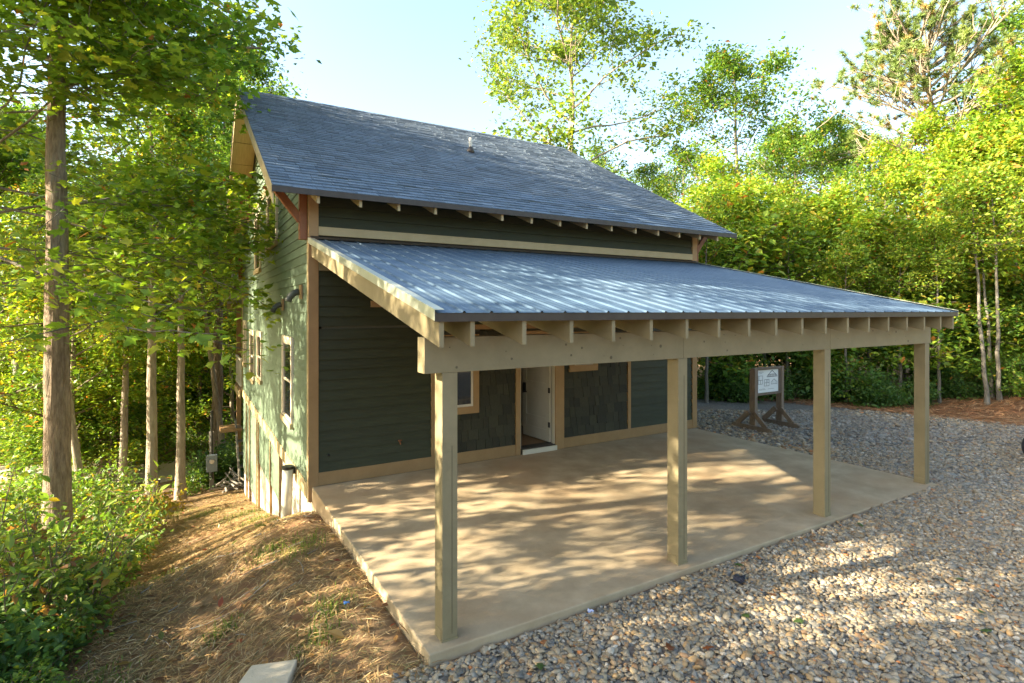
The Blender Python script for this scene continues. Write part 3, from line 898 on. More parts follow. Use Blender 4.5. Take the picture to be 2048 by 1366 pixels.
# ================================================================ pebbles
def ico(sub):
    t = (1 + 5 ** .5) / 2
    v = [(-1, t, 0), (1, t, 0), (-1, -t, 0), (1, -t, 0), (0, -1, t), (0, 1, t), (0, -1, -t), (0, 1, -t), (t, 0, -1), (t, 0, 1), (-t, 0, -1), (-t, 0, 1)]
    f = [(0, 11, 5), (0, 5, 1), (0, 1, 7), (0, 7, 10), (0, 10, 11), (1, 5, 9), (5, 11, 4), (11, 10, 2), (10, 7, 6), (7, 1, 8), (3, 9, 4), (3, 4, 2), (3, 2, 6), (3, 6, 8), (3, 8, 9), (4, 9, 5), (2, 4, 11), (6, 2, 10), (8, 6, 7), (9, 8, 1)]
    v = [tuple(np.array(p) / np.linalg.norm(p)) for p in v]
    for _ in range(sub):
        mid = {}; nf = []
        def m(a, b):
            k = (min(a, b), max(a, b))
            if k not in mid:
                p = np.array(v[a]) + np.array(v[b]); v.append(tuple(p / np.linalg.norm(p))); mid[k] = len(v) - 1
            return mid[k]
        for a, b, c in f:
            ab, bc, ca = m(a, b), m(b, c), m(c, a)
            nf += [(a, ab, ca), (b, bc, ab), (c, ca, bc), (ab, bc, ca)]
        f = nf
    return np.array(v), np.array(f)
V1, F1 = ico(1); V0, F0 = ico(0)
rng = np.random.default_rng(11)
PCOL = np.array([(.35, .285, .20), (.29, .25, .19), (.22, .205, .175), (.40, .31, .195), (.29, .18, .10), (.39, .26, .135), (.48, .42, .34), (.17, .165, .155), (.34, .245, .155), (.42, .17, .065)])
PW_ = np.array([.2, .22, .17, .12, .05, .07, .09, .07, .05, .008])
def scatter(n, dmin, dmax):
    out = []
    tot = 0
    while tot < n:
        d = np.sqrt(rng.uniform(dmin ** 2, dmax ** 2, n * 3)); u = rng.uniform(600, 2160, n * 3)
        r = (u - 1024) / 1103 * d
        x = CX + r * RV[0] + d * FV[0]; y = CY + r * RV[1] + d * FV[1]
        k = in_gravel(x, y) & ~((x > -.01) & (x < 8.17) & (y > -4.68) & (y < .1))
        out.append(np.stack([x[k], y[k]], -1)); tot += k.sum()
    return np.concatenate(out)[:n]
def pebbles(n, dmin, dmax, V, Fc, size, grey=0.0):
    p = scatter(n, dmin, dmax)
    s = size * np.exp(rng.normal(0, .30, n))
    dims = np.stack([s * rng.uniform(.75, 1.25, n), s * rng.uniform(.5, .85, n), s * rng.uniform(.30, .52, n)], -1)
    k = len(V)
    shp = V[None] * (1 + rng.normal(0, .13, (n, k, 1)))
    shp = shp * dims[:, None, :]
    a = rng.uniform(0, 2 * PI, n); tl = rng.normal(0, .35, n)
    ct, st_ = np.cos(tl)[:, None], np.sin(tl)[:, None]
    X = shp[..., 0] * ct - shp[..., 2] * st_; Z = shp[..., 0] * st_ + shp[..., 2] * ct; Y = shp[..., 1]
    ca, sa = np.cos(a)[:, None], np.sin(a)[:, None]
    wx = X * ca - Y * sa + p[:, :1]; wy = X * sa + Y * ca + p[:, 1:]
    z0 = height(p[:, 0], p[:, 1]) + rng.uniform(.002, .022, n) + dims[:, 2] * .25
    wz = Z + z0[:, None]
    v = np.stack([wx, wy, wz], -1).reshape(-1, 3)
    f = (Fc[None] + (np.arange(n) * k)[:, None, None]).reshape(-1, 3)
    c = PCOL[rng.choice(len(PCOL), n, p=PW_ / PW_.sum())] * rng.uniform(.7, 1.2, (n, 1))
    if grey > 0:
        patch = np.clip((np.sin(p[:, 0] * .9 + 1.0) * np.sin(p[:, 1] * .8 - .4) + .55), 0, 1)[:, None] * grey
        c = c * (1 - patch) + np.array([.20, .192, .18]) * rng.uniform(.6, 1.5, (n, 1)) * patch
    return v, f, np.repeat(c, k, axis=0)
parts = [pebbles(11000, 3.4, 4.85, V1, F1, .0215), pebbles(13000, 4.7, 6.3, V0, F0, .0225), pebbles(14000, 6.1, 8.2, V0, F0, .025, .1), pebbles(12000, 8.0, 10.6, V0, F0, .028, .4), pebbles(10500, 10.4, 14.5, V0, F0, .034, .5)]
vv, ff, cc, base = [], [], [], 0
for v, f, c in parts:
    vv.append(v); ff.append(f + base); cc.append(c); base += len(v)
o = link('pebble_field', np_mesh('pebble_field', np.concatenate(vv), [np.concatenate(ff)], np.concatenate(cc), True), 'pebble', gravel)
o['kind'] = 'stuff'
# the largest stones at the front one by one
pm = []
for k in range(10):
    sh = V1 * (1 + rng.normal(0, .12, (len(V1), 1))) * np.array([1, rng.uniform(.6, .85), rng.uniform(.38, .52)])
    cidx = PCOL[k] * 1.0
    pm.append(np_mesh('pebble', sh, [F1], np.tile(cidx, (len(V1), 1)), True))
    pm[-1].materials.append(MATS['pebble'])
pts = scatter(280, 3.5, 5.3)
for k, (x, y) in enumerate(pts):
    o = bpy.data.objects.new('pebble', pm[int(rng.choice(10, p=PW_ / PW_.sum()))]); COL.objects.link(o)
    s = rng.uniform(.026, .040)
    o.scale = (s, s, s); o.rotation_euler = (rng.normal(0, .2), rng.normal(0, .2), rng.uniform(0, 6.28)); o.location = (x, y, hz(x, y) + .022 + s * .2)
    o.parent = gravel

# ================================================================ straw and grass on the bank
def in_view(x, y, pad=80):
    d = (x - CX) * FV[0] + (y - CY) * FV[1]; r = (x - CX) * RV[0] + (y - CY) * RV[1]
    return (d > 2.5) & (np.abs(1024 + 1103 * r / np.maximum(d, .1) - 1024) < 1024 + pad)
def blades(n, xr, yr, keep, length, width, lift, cols, upright=False):
    x = rng.uniform(*xr, n * 4); y = rng.uniform(*yr, n * 4)
    k = keep(x, y) & in_view(x, y); x = x[k][:n]; y = y[k][:n]; n = len(x)
    L = length * np.exp(rng.normal(0, .4, n)); a = rng.uniform(0, 2 * PI, n)
    a = np.where(rng.random(n) < .45, rng.normal(-.5, .6, n), a)
    z = height(x, y) + rng.uniform(.0, lift, n)
    dx, dy = np.cos(a), np.sin(a)
    if upright:
        bend = rng.uniform(.2, .8, n)
        p0 = np.stack([x, y, z - .01], -1); p1 = p0 + np.stack([dx * L * bend * .35, dy * L * bend * .35, L * .65], -1); p2 = p0 + np.stack([dx * L * bend, dy * L * bend, L * (1 - .35 * bend)], -1)
    else:
        h2 = height(x + dx * L, y + dy * L) + rng.uniform(.0, lift, n)
        p0 = np.stack([x, y, z + .004], -1); p2 = np.stack([x + dx * L, y + dy * L, h2 + .004], -1)
        p1 = (p0 + p2) / 2 + np.stack([dy * L * rng.normal(0, .08, n), -dx * L * rng.normal(0, .08, n), rng.uniform(0, .02, n)], -1)
    w = width * rng.uniform(.6, 1.4, n)[:, None]
    sd_ = np.stack([-dy, dx, np.zeros(n) + rng.normal(0, .3, n)], -1) * w
    v = np.stack([p0 - sd_, p0 + sd_, p1 + sd_, p1 - sd_, p2], 1).reshape(-1, 3)
    b = np.arange(n)[:, None] * 5
    q = b + np.array([[0, 1, 2, 3]]); t = b + np.array([[3, 2, 4]])
    cols = np.array(cols); c = cols[rng.integers(0, len(cols), n)] * rng.uniform(.6, 1.3, (n, 1))
    return v, [q, t], np.repeat(c, 5, 0)
def on_bank(x, y):
    off = np.where(y > -.05, -.02, -.01)
    lim = -3.2 - .35 * np.sin(y * 1.3) - .06 * (y + 4)
    patch = np.sin(x * 2.3 + 1.7) * np.sin(y * 1.9 + x * .8) + rng.uniform(-.5, .5, len(x))
    ok = (x < off) & (x > lim) & (patch > -.75) & (y > -7.5)
    return ok & ~((x > -.32) & (y < -4.66))
v, f, c = blades(72000, (-4.6, 0), (-7.5, 12.5), on_bank, .12, .0032, .045, [(.38, .245, .105), (.47, .32, .15), (.31, .19, .08), (.27, .15, .06), (.44, .33, .18), (.21, .18, .075)])
tag(link('straw_mulch', np_mesh('straw_mulch', v, f, c), 'straw'), 'loose golden straw mulch spread over the sloping bank beside the house', 'straw', kind='stuff')
GS = [(-.45, -1.7, .28), (-.75, -1.3, .24), (-.42, -3.3, .20), (-.6, -3.65, .18), (-.3, 4.0, .45), (-.5, 6.0, .6), (-.25, 2.6, .3), (-1.9, .6, .35), (-2.4, -.4, .4), (-1.2, 8.5, .5), (-2.2, 10.2, .9), (-1.3, -2.6, .15), (-1.5, -3.9, .16), (-2.3, -2.6, .3)]
gp = []
for gx_, gy_, gr in GS:
    m_ = int(480 * (gr / .3) ** 1.3)
    gp.append(np.stack([gx_ + rng.normal(0, gr * .55, m_), gy_ + rng.normal(0, gr * .55, m_)], -1))
gp = np.concatenate(gp); gp = gp[gp[:, 0] < -.03]
def blades_at(p, length, width, cols):
    n = len(p); x, y = p[:, 0], p[:, 1]
    L = length * np.exp(rng.normal(0, .4, n)); a = rng.uniform(0, 2 * PI, n); dx, dy = np.cos(a), np.sin(a); bend = rng.uniform(.2, .9, n)
    p0 = np.stack([x, y, height(x, y) - .01], -1); p1 = p0 + np.stack([dx * L * bend * .35, dy * L * bend * .35, L * .65], -1); p2 = p0 + np.stack([dx * L * bend, dy * L * bend, L * (1 - .35 * bend)], -1)
    sd_ = np.stack([-dy, dx, np.zeros(n)], -1) * (width * rng.uniform(.6, 1.4, n))[:, None]
    v = np.stack([p0 - sd_, p0 + sd_, p1 + sd_, p1 - sd_, p2], 1).reshape(-1, 3); b = np.arange(n)[:, None] * 5
    c = np.array(cols)[rng.integers(0, len(cols), n)] * rng.uniform(.6, 1.3, (n, 1))
    return v, [b + np.array([[0, 1, 2, 3]]), b + np.array([[3, 2, 4]])], np.repeat(c, 5, 0)
v, f, c = blades_at(gp, .065, .0032, [(.12, .20, .03), (.16, .26, .04), (.20, .28, .05), (.09, .16, .03)])
tag(link('grass_tufts', np_mesh('grass_tufts', v, f, c), 'grass'), 'short green grass sprouting in patches through the straw', 'grass', kind='stuff')
# pine straw on the red bank at the forest edge
v, f, c = blades(14000, (10, 22), (-9, 5), lambda x, y: (x > xedge(y) - .3) & (x < xedge(y) + 4), .24, .006, .06, [(.40, .18, .08), (.32, .14, .06), (.46, .27, .14)])
tag(link('pine_straw', np_mesh('pine_straw', v, f, c), 'straw'), 'reddish pine straw covering the bank at the forest edge', 'pine straw', kind='stuff')

# ================================================================ trees and shrubs
KITE_V = np.array([(0, 0, 0), (-.30, .48, .07), (0, 1.0, -.04), (.30, .48, .07)])
KITE_F = np.array([(0, 3, 2), (0, 2, 1)])
def lobed():
    """five lobed leaf outline, a fan round its centre"""
    pol = [(-90, .42), (-38, .52), (-20, .30), (15, .78), (38, .42), (62, .62), (90, 1.0), (118, .62), (142, .42), (165, .78), (200, .30), (218, .52)]
    v = [(0, .40, .03)] + [(.62 * r * math.cos(R(a)), .40 + .62 * r * math.sin(R(a)), -.05 * r) for a, r in pol]
    n = len(pol)
    return np.array(v), np.array([(0, i + 1, (i + 1) % n + 1) for i in range(n)])
LOBE_V, LOBE_F = lobed()
OVAL_V = np.array([(0, 0, 0), (-.20, .25, .05), (-.24, .55, .05), (0, 1.0, -.06), (.24, .55, .05), (.20, .25, .05), (0, .5, -.02)])
OVAL_F = np.array([(0, 6, 1), (1, 6, 2), (2, 6, 3), (3, 6, 4), (4, 6, 5), (5, 6, 0)])
SHAPES = {'kite': (KITE_V, KITE_F), 'lobe': (LOBE_V, LOBE_F), 'oval': (OVAL_V, OVAL_F)}
def leaves(rg, cen, size, shape, cols, tilt=.55, wts=None):
    n = len(cen)
    T, Fc = SHAPES[shape]
    nr = rg.normal(0, tilt, (n, 3)); nr[:, 2] += 1.0; nr /= np.linalg.norm(nr, axis=1)[:, None]
    a = rg.normal(0, 1, (n, 3)); a[:, 2] -= .35
    a -= nr * (a * nr).sum(1)[:, None]; a /= np.linalg.norm(a, axis=1)[:, None]
    b = np.cross(a, nr)
    s = (size * np.exp(rg.normal(0, .30, n)))[:, None, None]
    v = cen[:, None] + s * (T[None, :, 0:1] * b[:, None] + T[None, :, 1:2] * a[:, None] + T[None, :, 2:3] * nr[:, None])
    k = len(T)
    f = (Fc[None] + (np.arange(n) * k)[:, None, None]).reshape(-1, 3)
    cols = np.array(cols, float)
    ci = rg.choice(len(cols), n, p=None if wts is None else np.array(wts) / sum(wts))
    c = cols[ci] * rg.uniform(.85, 1.5, (n, 1))
    return v.reshape(-1, 3), f, np.repeat(c, k, 0)

class Wood:
    def __init__(s): s.v = []; s.f = []; s.n = 0
    def add(s, path, radii, sides):
        v, f = tube_np(np.asarray(path), np.asarray(radii), sides)
        s.v.append(v); s.f.append(f + s.n); s.n += len(v)
    def mesh(s, name): return np_mesh(name, np.concatenate(s.v), [np.concatenate(s.f)], None, True)

def rough_trunk(w, tp, tr_, rg, amp):
    """furrowed bark as relief: plates that run up the trunk and break now and then"""
    n, sd = 150, 40
    tt = np.linspace(0, 1, n) ** 1.25; t0 = np.linspace(0, 1, len(tp))
    P = np.stack([np.interp(tt, t0, tp[:, k]) for k in range(3)], -1); r = np.interp(tt, t0, tr_)
    v, f = tube_np(P, r, sd)
    nz = rg.normal(0, 1, (n, sd))
    for _ in range(4): nz = (nz + np.roll(nz, 1, 0) + np.roll(nz, -1, 0)) / 3
    nz = nz / nz.std()
    nz = np.where(np.abs(nz) > 1.6, np.sign(nz) * 1.6, nz)
    v = v.reshape(n, sd, 3); c = P[:, None, :]
    v = c + (v - c) * (1 + amp * nz)[..., None]
    w.v.append(v.reshape(-1, 3)); w.f.append(f + w.n); w.n += n * sd

def limb(rg, p0, d, L, n, wob, rise):
    pts = [np.array(p0, float)]
    d = np.array(d, float); d /= np.linalg.norm(d)
    for i in range(n):
        d = d + rg.normal(0, wob, 3) + np.array([0, 0, rise]); d /= np.linalg.norm(d)
        pts.append(pts[-1] + d * L / n)
    return np.array(pts)

GREEN = [(.095, .185, .03), (.125, .225, .033), (.070, .145, .028), (.17, .26, .036), (.24, .29, .04), (.32, .25, .035), (.34, .13, .035)]
GW = [.26, .28, .18, .16, .08, .03, .01]
YELLOW = [(.165, .275, .034), (.23, .32, .038), (.12, .225, .032), (.31, .345, .042), (.38, .30, .04), (.40, .16, .04)]
YW = [.28, .28, .2, .16, .06, .02]
DEEP = [(.07, .15, .04), (.095, .185, .045), (.055, .12, .032), (.13, .215, .045)]

def broadleaf(seed, *a, thick=.52, **kw):
    return broadleaf_(seed, *a, thick=thick, **kw)
def broadleaf_(seed, H, r0, cb, cr, nprim, nleaf, lsize, shape='kite', cols=GREEN, wts=GW, tilt=.6, lean=(0, 0), flat=.0, extra=(), sig=.30, nsec=5, wob=.03, topshrink=.55, upr=1.0, thick=.52, es=(.35, .65, 1.0), ridges=0.0):
    rg = np.random.default_rng(seed)
    trunk, limbs = Wood(), Wood()
    n = 14
    t = np.linspace(0, 1, n)
    w = np.cumsum(rg.normal(0, wob, (n, 2)), 0) * H * .18; w -= w[0]
    tp = np.stack([w[:, 0] + lean[0] * t * H, w[:, 1] + lean[1] * t * H, t * H * .96 - .15], -1)
    tr_ = r0 * (1 - .86 * t ** 1.1); tr_[0] *= 1.35; tr_[1] *= 1.04
    # finer trunk with a flared foot
    if ridges: rough_trunk(trunk, tp, tr_, rg, ridges)
    else: trunk.add(tp, tr_, 12)
    def tpos(q): return np.array([np.interp(q, t, tp[:, k]) for k in range(3)])
    cl = []
    def side(path, r, depth):
        limbs.add(path, np.linspace(r, max(.006, r * .3), len(path)), 6 if depth == 0 else 4)
    specs = []
    for i in range(nprim):
        rel = (i + .5) / nprim
        q = cb + (1 - cb) * rel ** .9
        az = i * 2.399 + rg.uniform(-.4, .4)
        L = cr * (.55 + .62 * math.sin(PI * min(1, rel ** .75 * .9 + .12))) * (1 - topshrink * rel) * rg.uniform(.75, 1.2)
        el = R(12 + 50 * rel * upr + rg.uniform(-8, 12)) * (1 - flat)
        specs.append((q, az, el, L))
    specs += list(extra)
    for (q, az, el, L) in specs:
        p0 = tpos(q); d = (math.cos(az) * math.cos(el), math.sin(az) * math.cos(el), math.sin(el))
        r = max(.018, float(np.interp(q, t, tr_)) * thick)
        P = limb(rg, p0, d, L, 7, .13, .03 * (1 - flat) - .01 * flat)
        side(P, r, 0)
        for k in range(nsec):
            fq = .30 + .70 * (k + rg.uniform(0, .9)) / nsec
            i0 = min(6, int(fq * 7)); b = P[i0] + (P[min(7, i0 + 1)] - P[i0]) * (fq * 7 - i0)
            dd = P[min(7, i0 + 1)] - P[max(0, i0 - 1)]; dd /= np.linalg.norm(dd)
            sg = 1 if k % 2 else -1
            perp = np.cross(dd, (0, 0, 1)); perp /= np.linalg.norm(perp) + 1e-6
            d2 = dd * .7 + perp * sg * rg.uniform(.5, 1.0) + np.array([0, 0, rg.uniform(-.15, .4) * (1 - flat)])
            L2 = L * rg.uniform(.28, .5) * (1.15 - .5 * fq)
            Q2 = limb(rg, b, d2, L2, 4, .2, .02)
            side(Q2, r * .38, 1)
            for e in es:
                j = e * 4; j0 = min(3, int(j)); cpt = Q2[j0] + (Q2[j0 + 1] - Q2[j0]) * (j - j0)
                cl.append(cpt)
                if rg.random() < .5:
                    d3 = rg.normal(0, 1, 3); d3[2] = abs(d3[2]) * .4
                    Q3 = limb(rg, cpt, d3, L2 * .4 + .15, 3, .2, 0)
                    side(Q3, r * .16, 2); cl.append(Q3[-1])
        cl.append(P[-1]); cl.append(P[-2])
    top = tpos(1.0); cl += [top, top - (0, 0, .3)]
    cl = np.array(cl)
    wgt = rg.uniform(.3, 1.7, len(cl)); cnt = rg.multinomial(nleaf, wgt / wgt.sum())
    idx = np.repeat(np.arange(len(cl)), cnt)
    sg_ = sig * rg.uniform(.7, 1.35, len(cl))[idx][:, None]
    cen = cl[idx] + rg.normal(0, 1, (nleaf, 3)) * sg_ * np.array([1, 1, .62])
    v, f, c = leaves(rg, cen, lsize, shape, cols, tilt, wts)
    cm = rg.uniform(.8, 1.2, len(cl))[idx]
    c = c * np.repeat(cm, len(SHAPES[shape][0]))[:, None]
    return trunk.mesh('trunk'), limbs.mesh('limbs'), np_mesh('crown', v, [f], c)

def pine(seed, H, r0, lean, crown_from=.60):
    rg = np.random.default_rng(seed)
    trunk, limbs = Wood(), Wood()
    n = 14; t = np.linspace(0, 1, n)
    tp = np.stack([lean[0] * H * t + .18 * np.sin(t * 5), lean[1] * H * t + .1 * np.sin(t * 7), t * H - .15], -1)
    trunk.add(tp, r0 * (1 - .80 * t), 12)
    tuft = []
    for i in range(78):
        q = crown_from + (1 - crown_from) * (i / 77) ** .72
        p0 = np.array([np.interp(q, t, tp[:, k]) for k in range(3)])
        az = i * 2.399 + rg.uniform(-.5, .5); rel = (q - crown_from) / (1 - crown_from)
        L = (3.7 * (1 - rel) ** .30 + .8) * rg.uniform(.6, 1.1)
        el = R(-4 + 45 * rel + rg.uniform(-10, 14))
        P = limb(rg, p0, (math.cos(az) * math.cos(el), math.sin(az) * math.cos(el), math.sin(el)), L, 7, .16, .05)
        limbs.add(P, np.linspace(r0 * .22, .010, 8), 5)
        for k in range(7):
            j = int(rg.integers(2, 7)); d2 = (P[j + 1] - P[j]); d2 = d2 / np.linalg.norm(d2) + rg.normal(0, .6, 3) + (0, 0, .25)
            Q2 = limb(rg, P[j], d2, L * .28 + .1, 3, .2, .08); limbs.add(Q2, np.linspace(.02, .006, 4), 4)
            if True: tuft += [Q2[-1], (Q2[-1] + Q2[-2]) / 2]
        tuft.append(P[-1])
    tuft = np.array(tuft)
    k = 64
    cen = np.repeat(tuft, k, 0); m = len(cen)
    d = rg.normal(0, 1, (m, 3)); d[:, 2] += .45; d /= np.linalg.norm(d, axis=1)[:, None]
    L = rg.uniform(.13, .24, m)[:, None]
    sd_ = np.cross(d, rg.normal(0, 1, (m, 3))); sd_ /= np.linalg.norm(sd_, axis=1)[:, None]
    v = np.stack([cen - sd_ * .011, cen + sd_ * .011, cen + d * L], 1).reshape(-1, 3)
    f = np.arange(m * 3).reshape(-1, 3)
    pc = np.array([(.14, .21, .05), (.19, .25, .06), (.11, .17, .05), (.34, .24, .08), (.42, .26, .10)])
    ci = rg.choice(5, len(tuft), p=[.42, .33, .17, .06, .02])
    c = np.repeat(pc[np.repeat(ci, k)] * rg.uniform(.8, 1.2, (m, 1)), 3, 0)
    return trunk.mesh('trunk'), limbs.mesh('limbs'), np_mesh('crown', v, [f], c)

def shrub(seed, H, rad, nleaf, lsize, shape, cols, wts=None, stems=9):
    rg = np.random.default_rng(seed)
    w = Wood(); cl = []
    for i in range(stems):
        az = rg.uniform(0, 2 * PI); o = rg.uniform(0, rad * .35)
        P = limb(rg, (o * math.cos(az), o * math.sin(az), -.05), (math.cos(az) * .5, math.sin(az) * .5, 1), H * rg.uniform(.65, 1.1), 6, .14, .03)
        w.add(P, np.linspace(.014, .004, 7), 5)
        for k in range(6):
            j = int(rg.integers(2, 6)); Q2 = limb(rg, P[j], rg.normal(0, 1, 3) + (math.cos(az) * .6, math.sin(az) * .6, .3), rad * rg.uniform(.3, .7), 3, .2, 0)
            w.add(Q2, np.linspace(.007, .003, 4), 4); cl += [Q2[1], Q2[2], Q2[3]]
        cl += [P[-1], P[-2]]
    cl = np.array(cl); cl[:, 2] = np.maximum(cl[:, 2], .06)
    idx = rg.integers(0, len(cl), nleaf)
    cen = cl[idx] + rg.normal(0, .10, (nleaf, 3))
    cen[:, 2] = np.maximum(cen[:, 2], .03)
    v, f, c = leaves(rg, cen, lsize, shape, cols, .6, wts)
    return w.mesh('stems'), np_mesh('foliage', v, [f], c)

def mset(meshes, mats):
    for me, m in zip(meshes, mats): me.materials.append(MATS[m])
    return meshes
KIND = {}
KIND['poplar'] = mset(broadleaf(1, 16, .24, .40, 4.2, 28, 21000, .15), ('bark_brown', 'twig', 'leaf'))
KIND['oak'] = mset(broadleaf(2, 14, .20, .30, 5.2, 26, 22000, .155, cols=GREEN, sig=.38), ('bark_grey', 'twig', 'leaf'))
KIND['maple'] = mset(broadleaf(3, 11, .15, .24, 3.5, 24, 15500, .16, cols=YELLOW, wts=YW, sig=.33, nsec=4), ('bark_pale', 'twig', 'leaf'))
KIND['slim'] = mset(broadleaf(4, 13, .12, .34, 2.7, 22, 12000, .135, cols=YELLOW, wts=YW, lean=(.04, 0)), ('bark_grey', 'twig', 'leaf'))
KIND['understory'] = mset(broadleaf(5, 5.5, .06, .18, 2.3, 20, 7500, .14, cols=YELLOW, wts=YW, flat=.5, tilt=.45), ('bark_grey', 'twig', 'leaf'))
KIND['thicket'] = mset(broadleaf(6, 4.2, .05, .15, 1.9, 16, 5200, .15, cols=GREEN, wts=GW, flat=.4, tilt=.5), ('bark_grey', 'twig', 'leaf'))
KIND['gold'] = mset(broadleaf(8, 10, .14, .22, 3.4, 24, 15500, .165, cols=YELLOW[1:], wts=YW[1:], sig=.33, nsec=4), ('bark_pale', 'twig', 'leaf'))
USED = set()
def where(x, y):
    d = (x - CX) * FV[0] + (y - CY) * FV[1]; r = (x - CX) * RV[0] + (y - CY) * RV[1]
    u = 1024 + 1103 * r / max(d, .1)
    if d < 7 and x < -5.5: return None
    if x > 6:
        a = 'past the house corner' if u < 1440 else 'behind the notice board' if u < 1590 else 'facing the carport' if u < 1740 else 'left of the leaning pine' if u < 1900 else 'near the leaning pine' if u < 2030 else 'right of the leaning pine'
        b = 'on the wood edge' if d < 17 else 'further back' if d < 22 else 'deep in the wood'
        return b + ' ' + a.replace('left of', 'this side of').replace('right of', 'past')
    if x < -1:
        if d > 24: return 'across the dirt road'
        if d > 18.5: return 'near the dirt road'
        return 'behind the thick furrowed trunk' if d > 9.6 else 'in front of the thick furrowed trunk'
    return None
def place(kind, x, y, rot, sc, label, group=None, cat='tree', name='tree', names=('trunk', 'limbs', 'crown'), tilt=(0, 0), dz=0.0):
    e = bpy.data.objects.new(name, None); COL.objects.link(e)
    e.location = (x, y, hz(x, y) + dz)
    e.rotation_euler = (tilt[0], tilt[1], rot)
    e.scale = (sc, sc, sc)
    w_ = where(x, y)
    if group and w_:
        sz = '' if label.split()[0] in ('small', 'low') else 'large ' if sc > 1.0 else 'small ' if sc < .7 else ''
        for cut in (' in the wood beyond the gravel drive', ' at the edge of the gravel drive', ' in the wood below the straw path', ' standing at the wood edge by the drive', ' growing beside the straw path', ' beside the straw path', ' at the foot of the wood beyond the gravel', ' standing where the straw path ends', ' at the edge of the straw'):
            if label.endswith(cut):
                label = sz + label[:-len(cut)] + ' ' + w_
                if sz and label.startswith('small small '): label = label[6:]
                break
    tag(e, label, cat, group)
    for me, nm in zip(KIND[kind], names):
        o = bpy.data.objects.new(nm, me); COL.objects.link(o); o.parent = e
        if nm in ('crown', 'foliage', 'limbs', 'stems'): o['kind'] = 'stuff'
    return e

# --- single trees with a place of their own
KIND['bigtrunk'] = mset(broadleaf(21, 17, .205, .52, 4.2, 26, 15000, .14, wob=.004, ridges=.045), ('bark_brown', 'bark_brown', 'leaf'))
x, y = at(119, 9.2)
place('bigtrunk', x, y, .4, 1.0, 'tall straight tree with thick furrowed brown trunk rising from shrubs beside the straw path')
# maple reaching over from the left: long level limbs towards the house
ex_l = []
rr = random.Random(5)
azr = math.atan2(RV[1], RV[0])
for k in range(17):
    ex_l.append((.46 + .50 * k / 17, azr + rr.uniform(-.40, .60), R(rr.uniform(-3, 14)), rr.uniform(4.2, 5.0) - .55 * k / 17))
KIND['nearmaple'] = mset(broadleaf(31, 13.0, .17, .48, 3.6, 10, 24000, .15, 'lobe', thick=.30, es=(.2, .45, .7, 1.0), cols=YELLOW, wts=[.36, .30, .26, .07, .005, .008], flat=.75, tilt=.42, extra=ex_l, sig=.19, nsec=9), ('bark_grey', 'bark_grey', 'leaf'))
x, y = at(-130, 9.2)
place('nearmaple', x, y, 0, 1.0, 'spreading maple whose long leafy limbs reach toward the shingled roof edge')
# oak standing behind the roof
KIND['roofoak'] = mset(broadleaf(42, 17.5, .24, .46, 6.6, 17, 17500, .18, cols=[(.10, .175, .035), (.14, .22, .038), (.20, .27, .042), (.27, .29, .045), (.085, .15, .032)], wts=[.3, .3, .2, .1, .1], sig=.36, nsec=5, wob=.012, topshrink=.35, upr=.5), ('bark_pale', 'bark_pale', 'leaf'))
x, y = at(1140, 25.5)
place('roofoak', x, y, 1.1, 1.0, 'open crowned oak with pale forked trunk showing above the shingled roof ridge')
KIND['pine'] = mset(pine(51, 11.8, .21, (-.15, .088)), ('bark_pine', 'bark_pale', 'needle'))
x, y = at(1962, 19.0)
place('pine', x, y, R(0), 1.0, 'leaning pine with bare lower trunk and tufted flat crown', name='pine_tree')

# --- forest to the right of the drive
G_R = 'trees of the wood beyond the gravel drive'
LBL = {'poplar': 'tall slim trunked broadleaf tree in the wood beyond the gravel drive', 'oak': 'wide crowned green oak in the wood beyond the gravel drive', 'maple': 'bright yellow green maple in the wood beyond the gravel drive',
       'slim': 'slender leaning broadleaf tree in the wood beyond the gravel drive', 'understory': 'small layered understory tree at the edge of the gravel drive', 'thicket': 'low leafy thicket tree at the edge of the gravel drive', 'gold': 'golden yellow leafed tree in the wood beyond the gravel drive', 'roofoak': 'open crowned pale limbed oak in the wood beyond the gravel drive'}
AIRY = dict(nsec=4, es=(.6, 1.0), sig=.30, thick=.42, wob=.02)
KIND['airy'] = mset(broadleaf(101, 12, .15, .26, 3.3, 17, 9500, .125, cols=GREEN, wts=GW, **AIRY), ('bark_pale', 'bark_pale', 'leaf'))
KIND['airygold'] = mset(broadleaf(102, 12, .14, .22, 3.2, 18, 10500, .135, cols=[tuple(1.18 * q for q in c_) for c_ in YELLOW], wts=YW, **AIRY), ('bark_pale', 'twig', 'leaf'))
KIND['airytall'] = mset(broadleaf(103, 14, .17, .36, 3.8, 18, 13000, .145, cols=GREEN, wts=GW, upr=.6, topshrink=.3, **AIRY), ('bark_grey', 'bark_pale', 'leaf'))
LBL['airy'] = 'open crowned mid green tree in the wood beyond the gravel drive'
LBL['airygold'] = 'open crowned yellow green tree in the wood beyond the gravel drive'
LBL['airytall'] = 'high crowned green tree in the wood beyond the gravel drive'
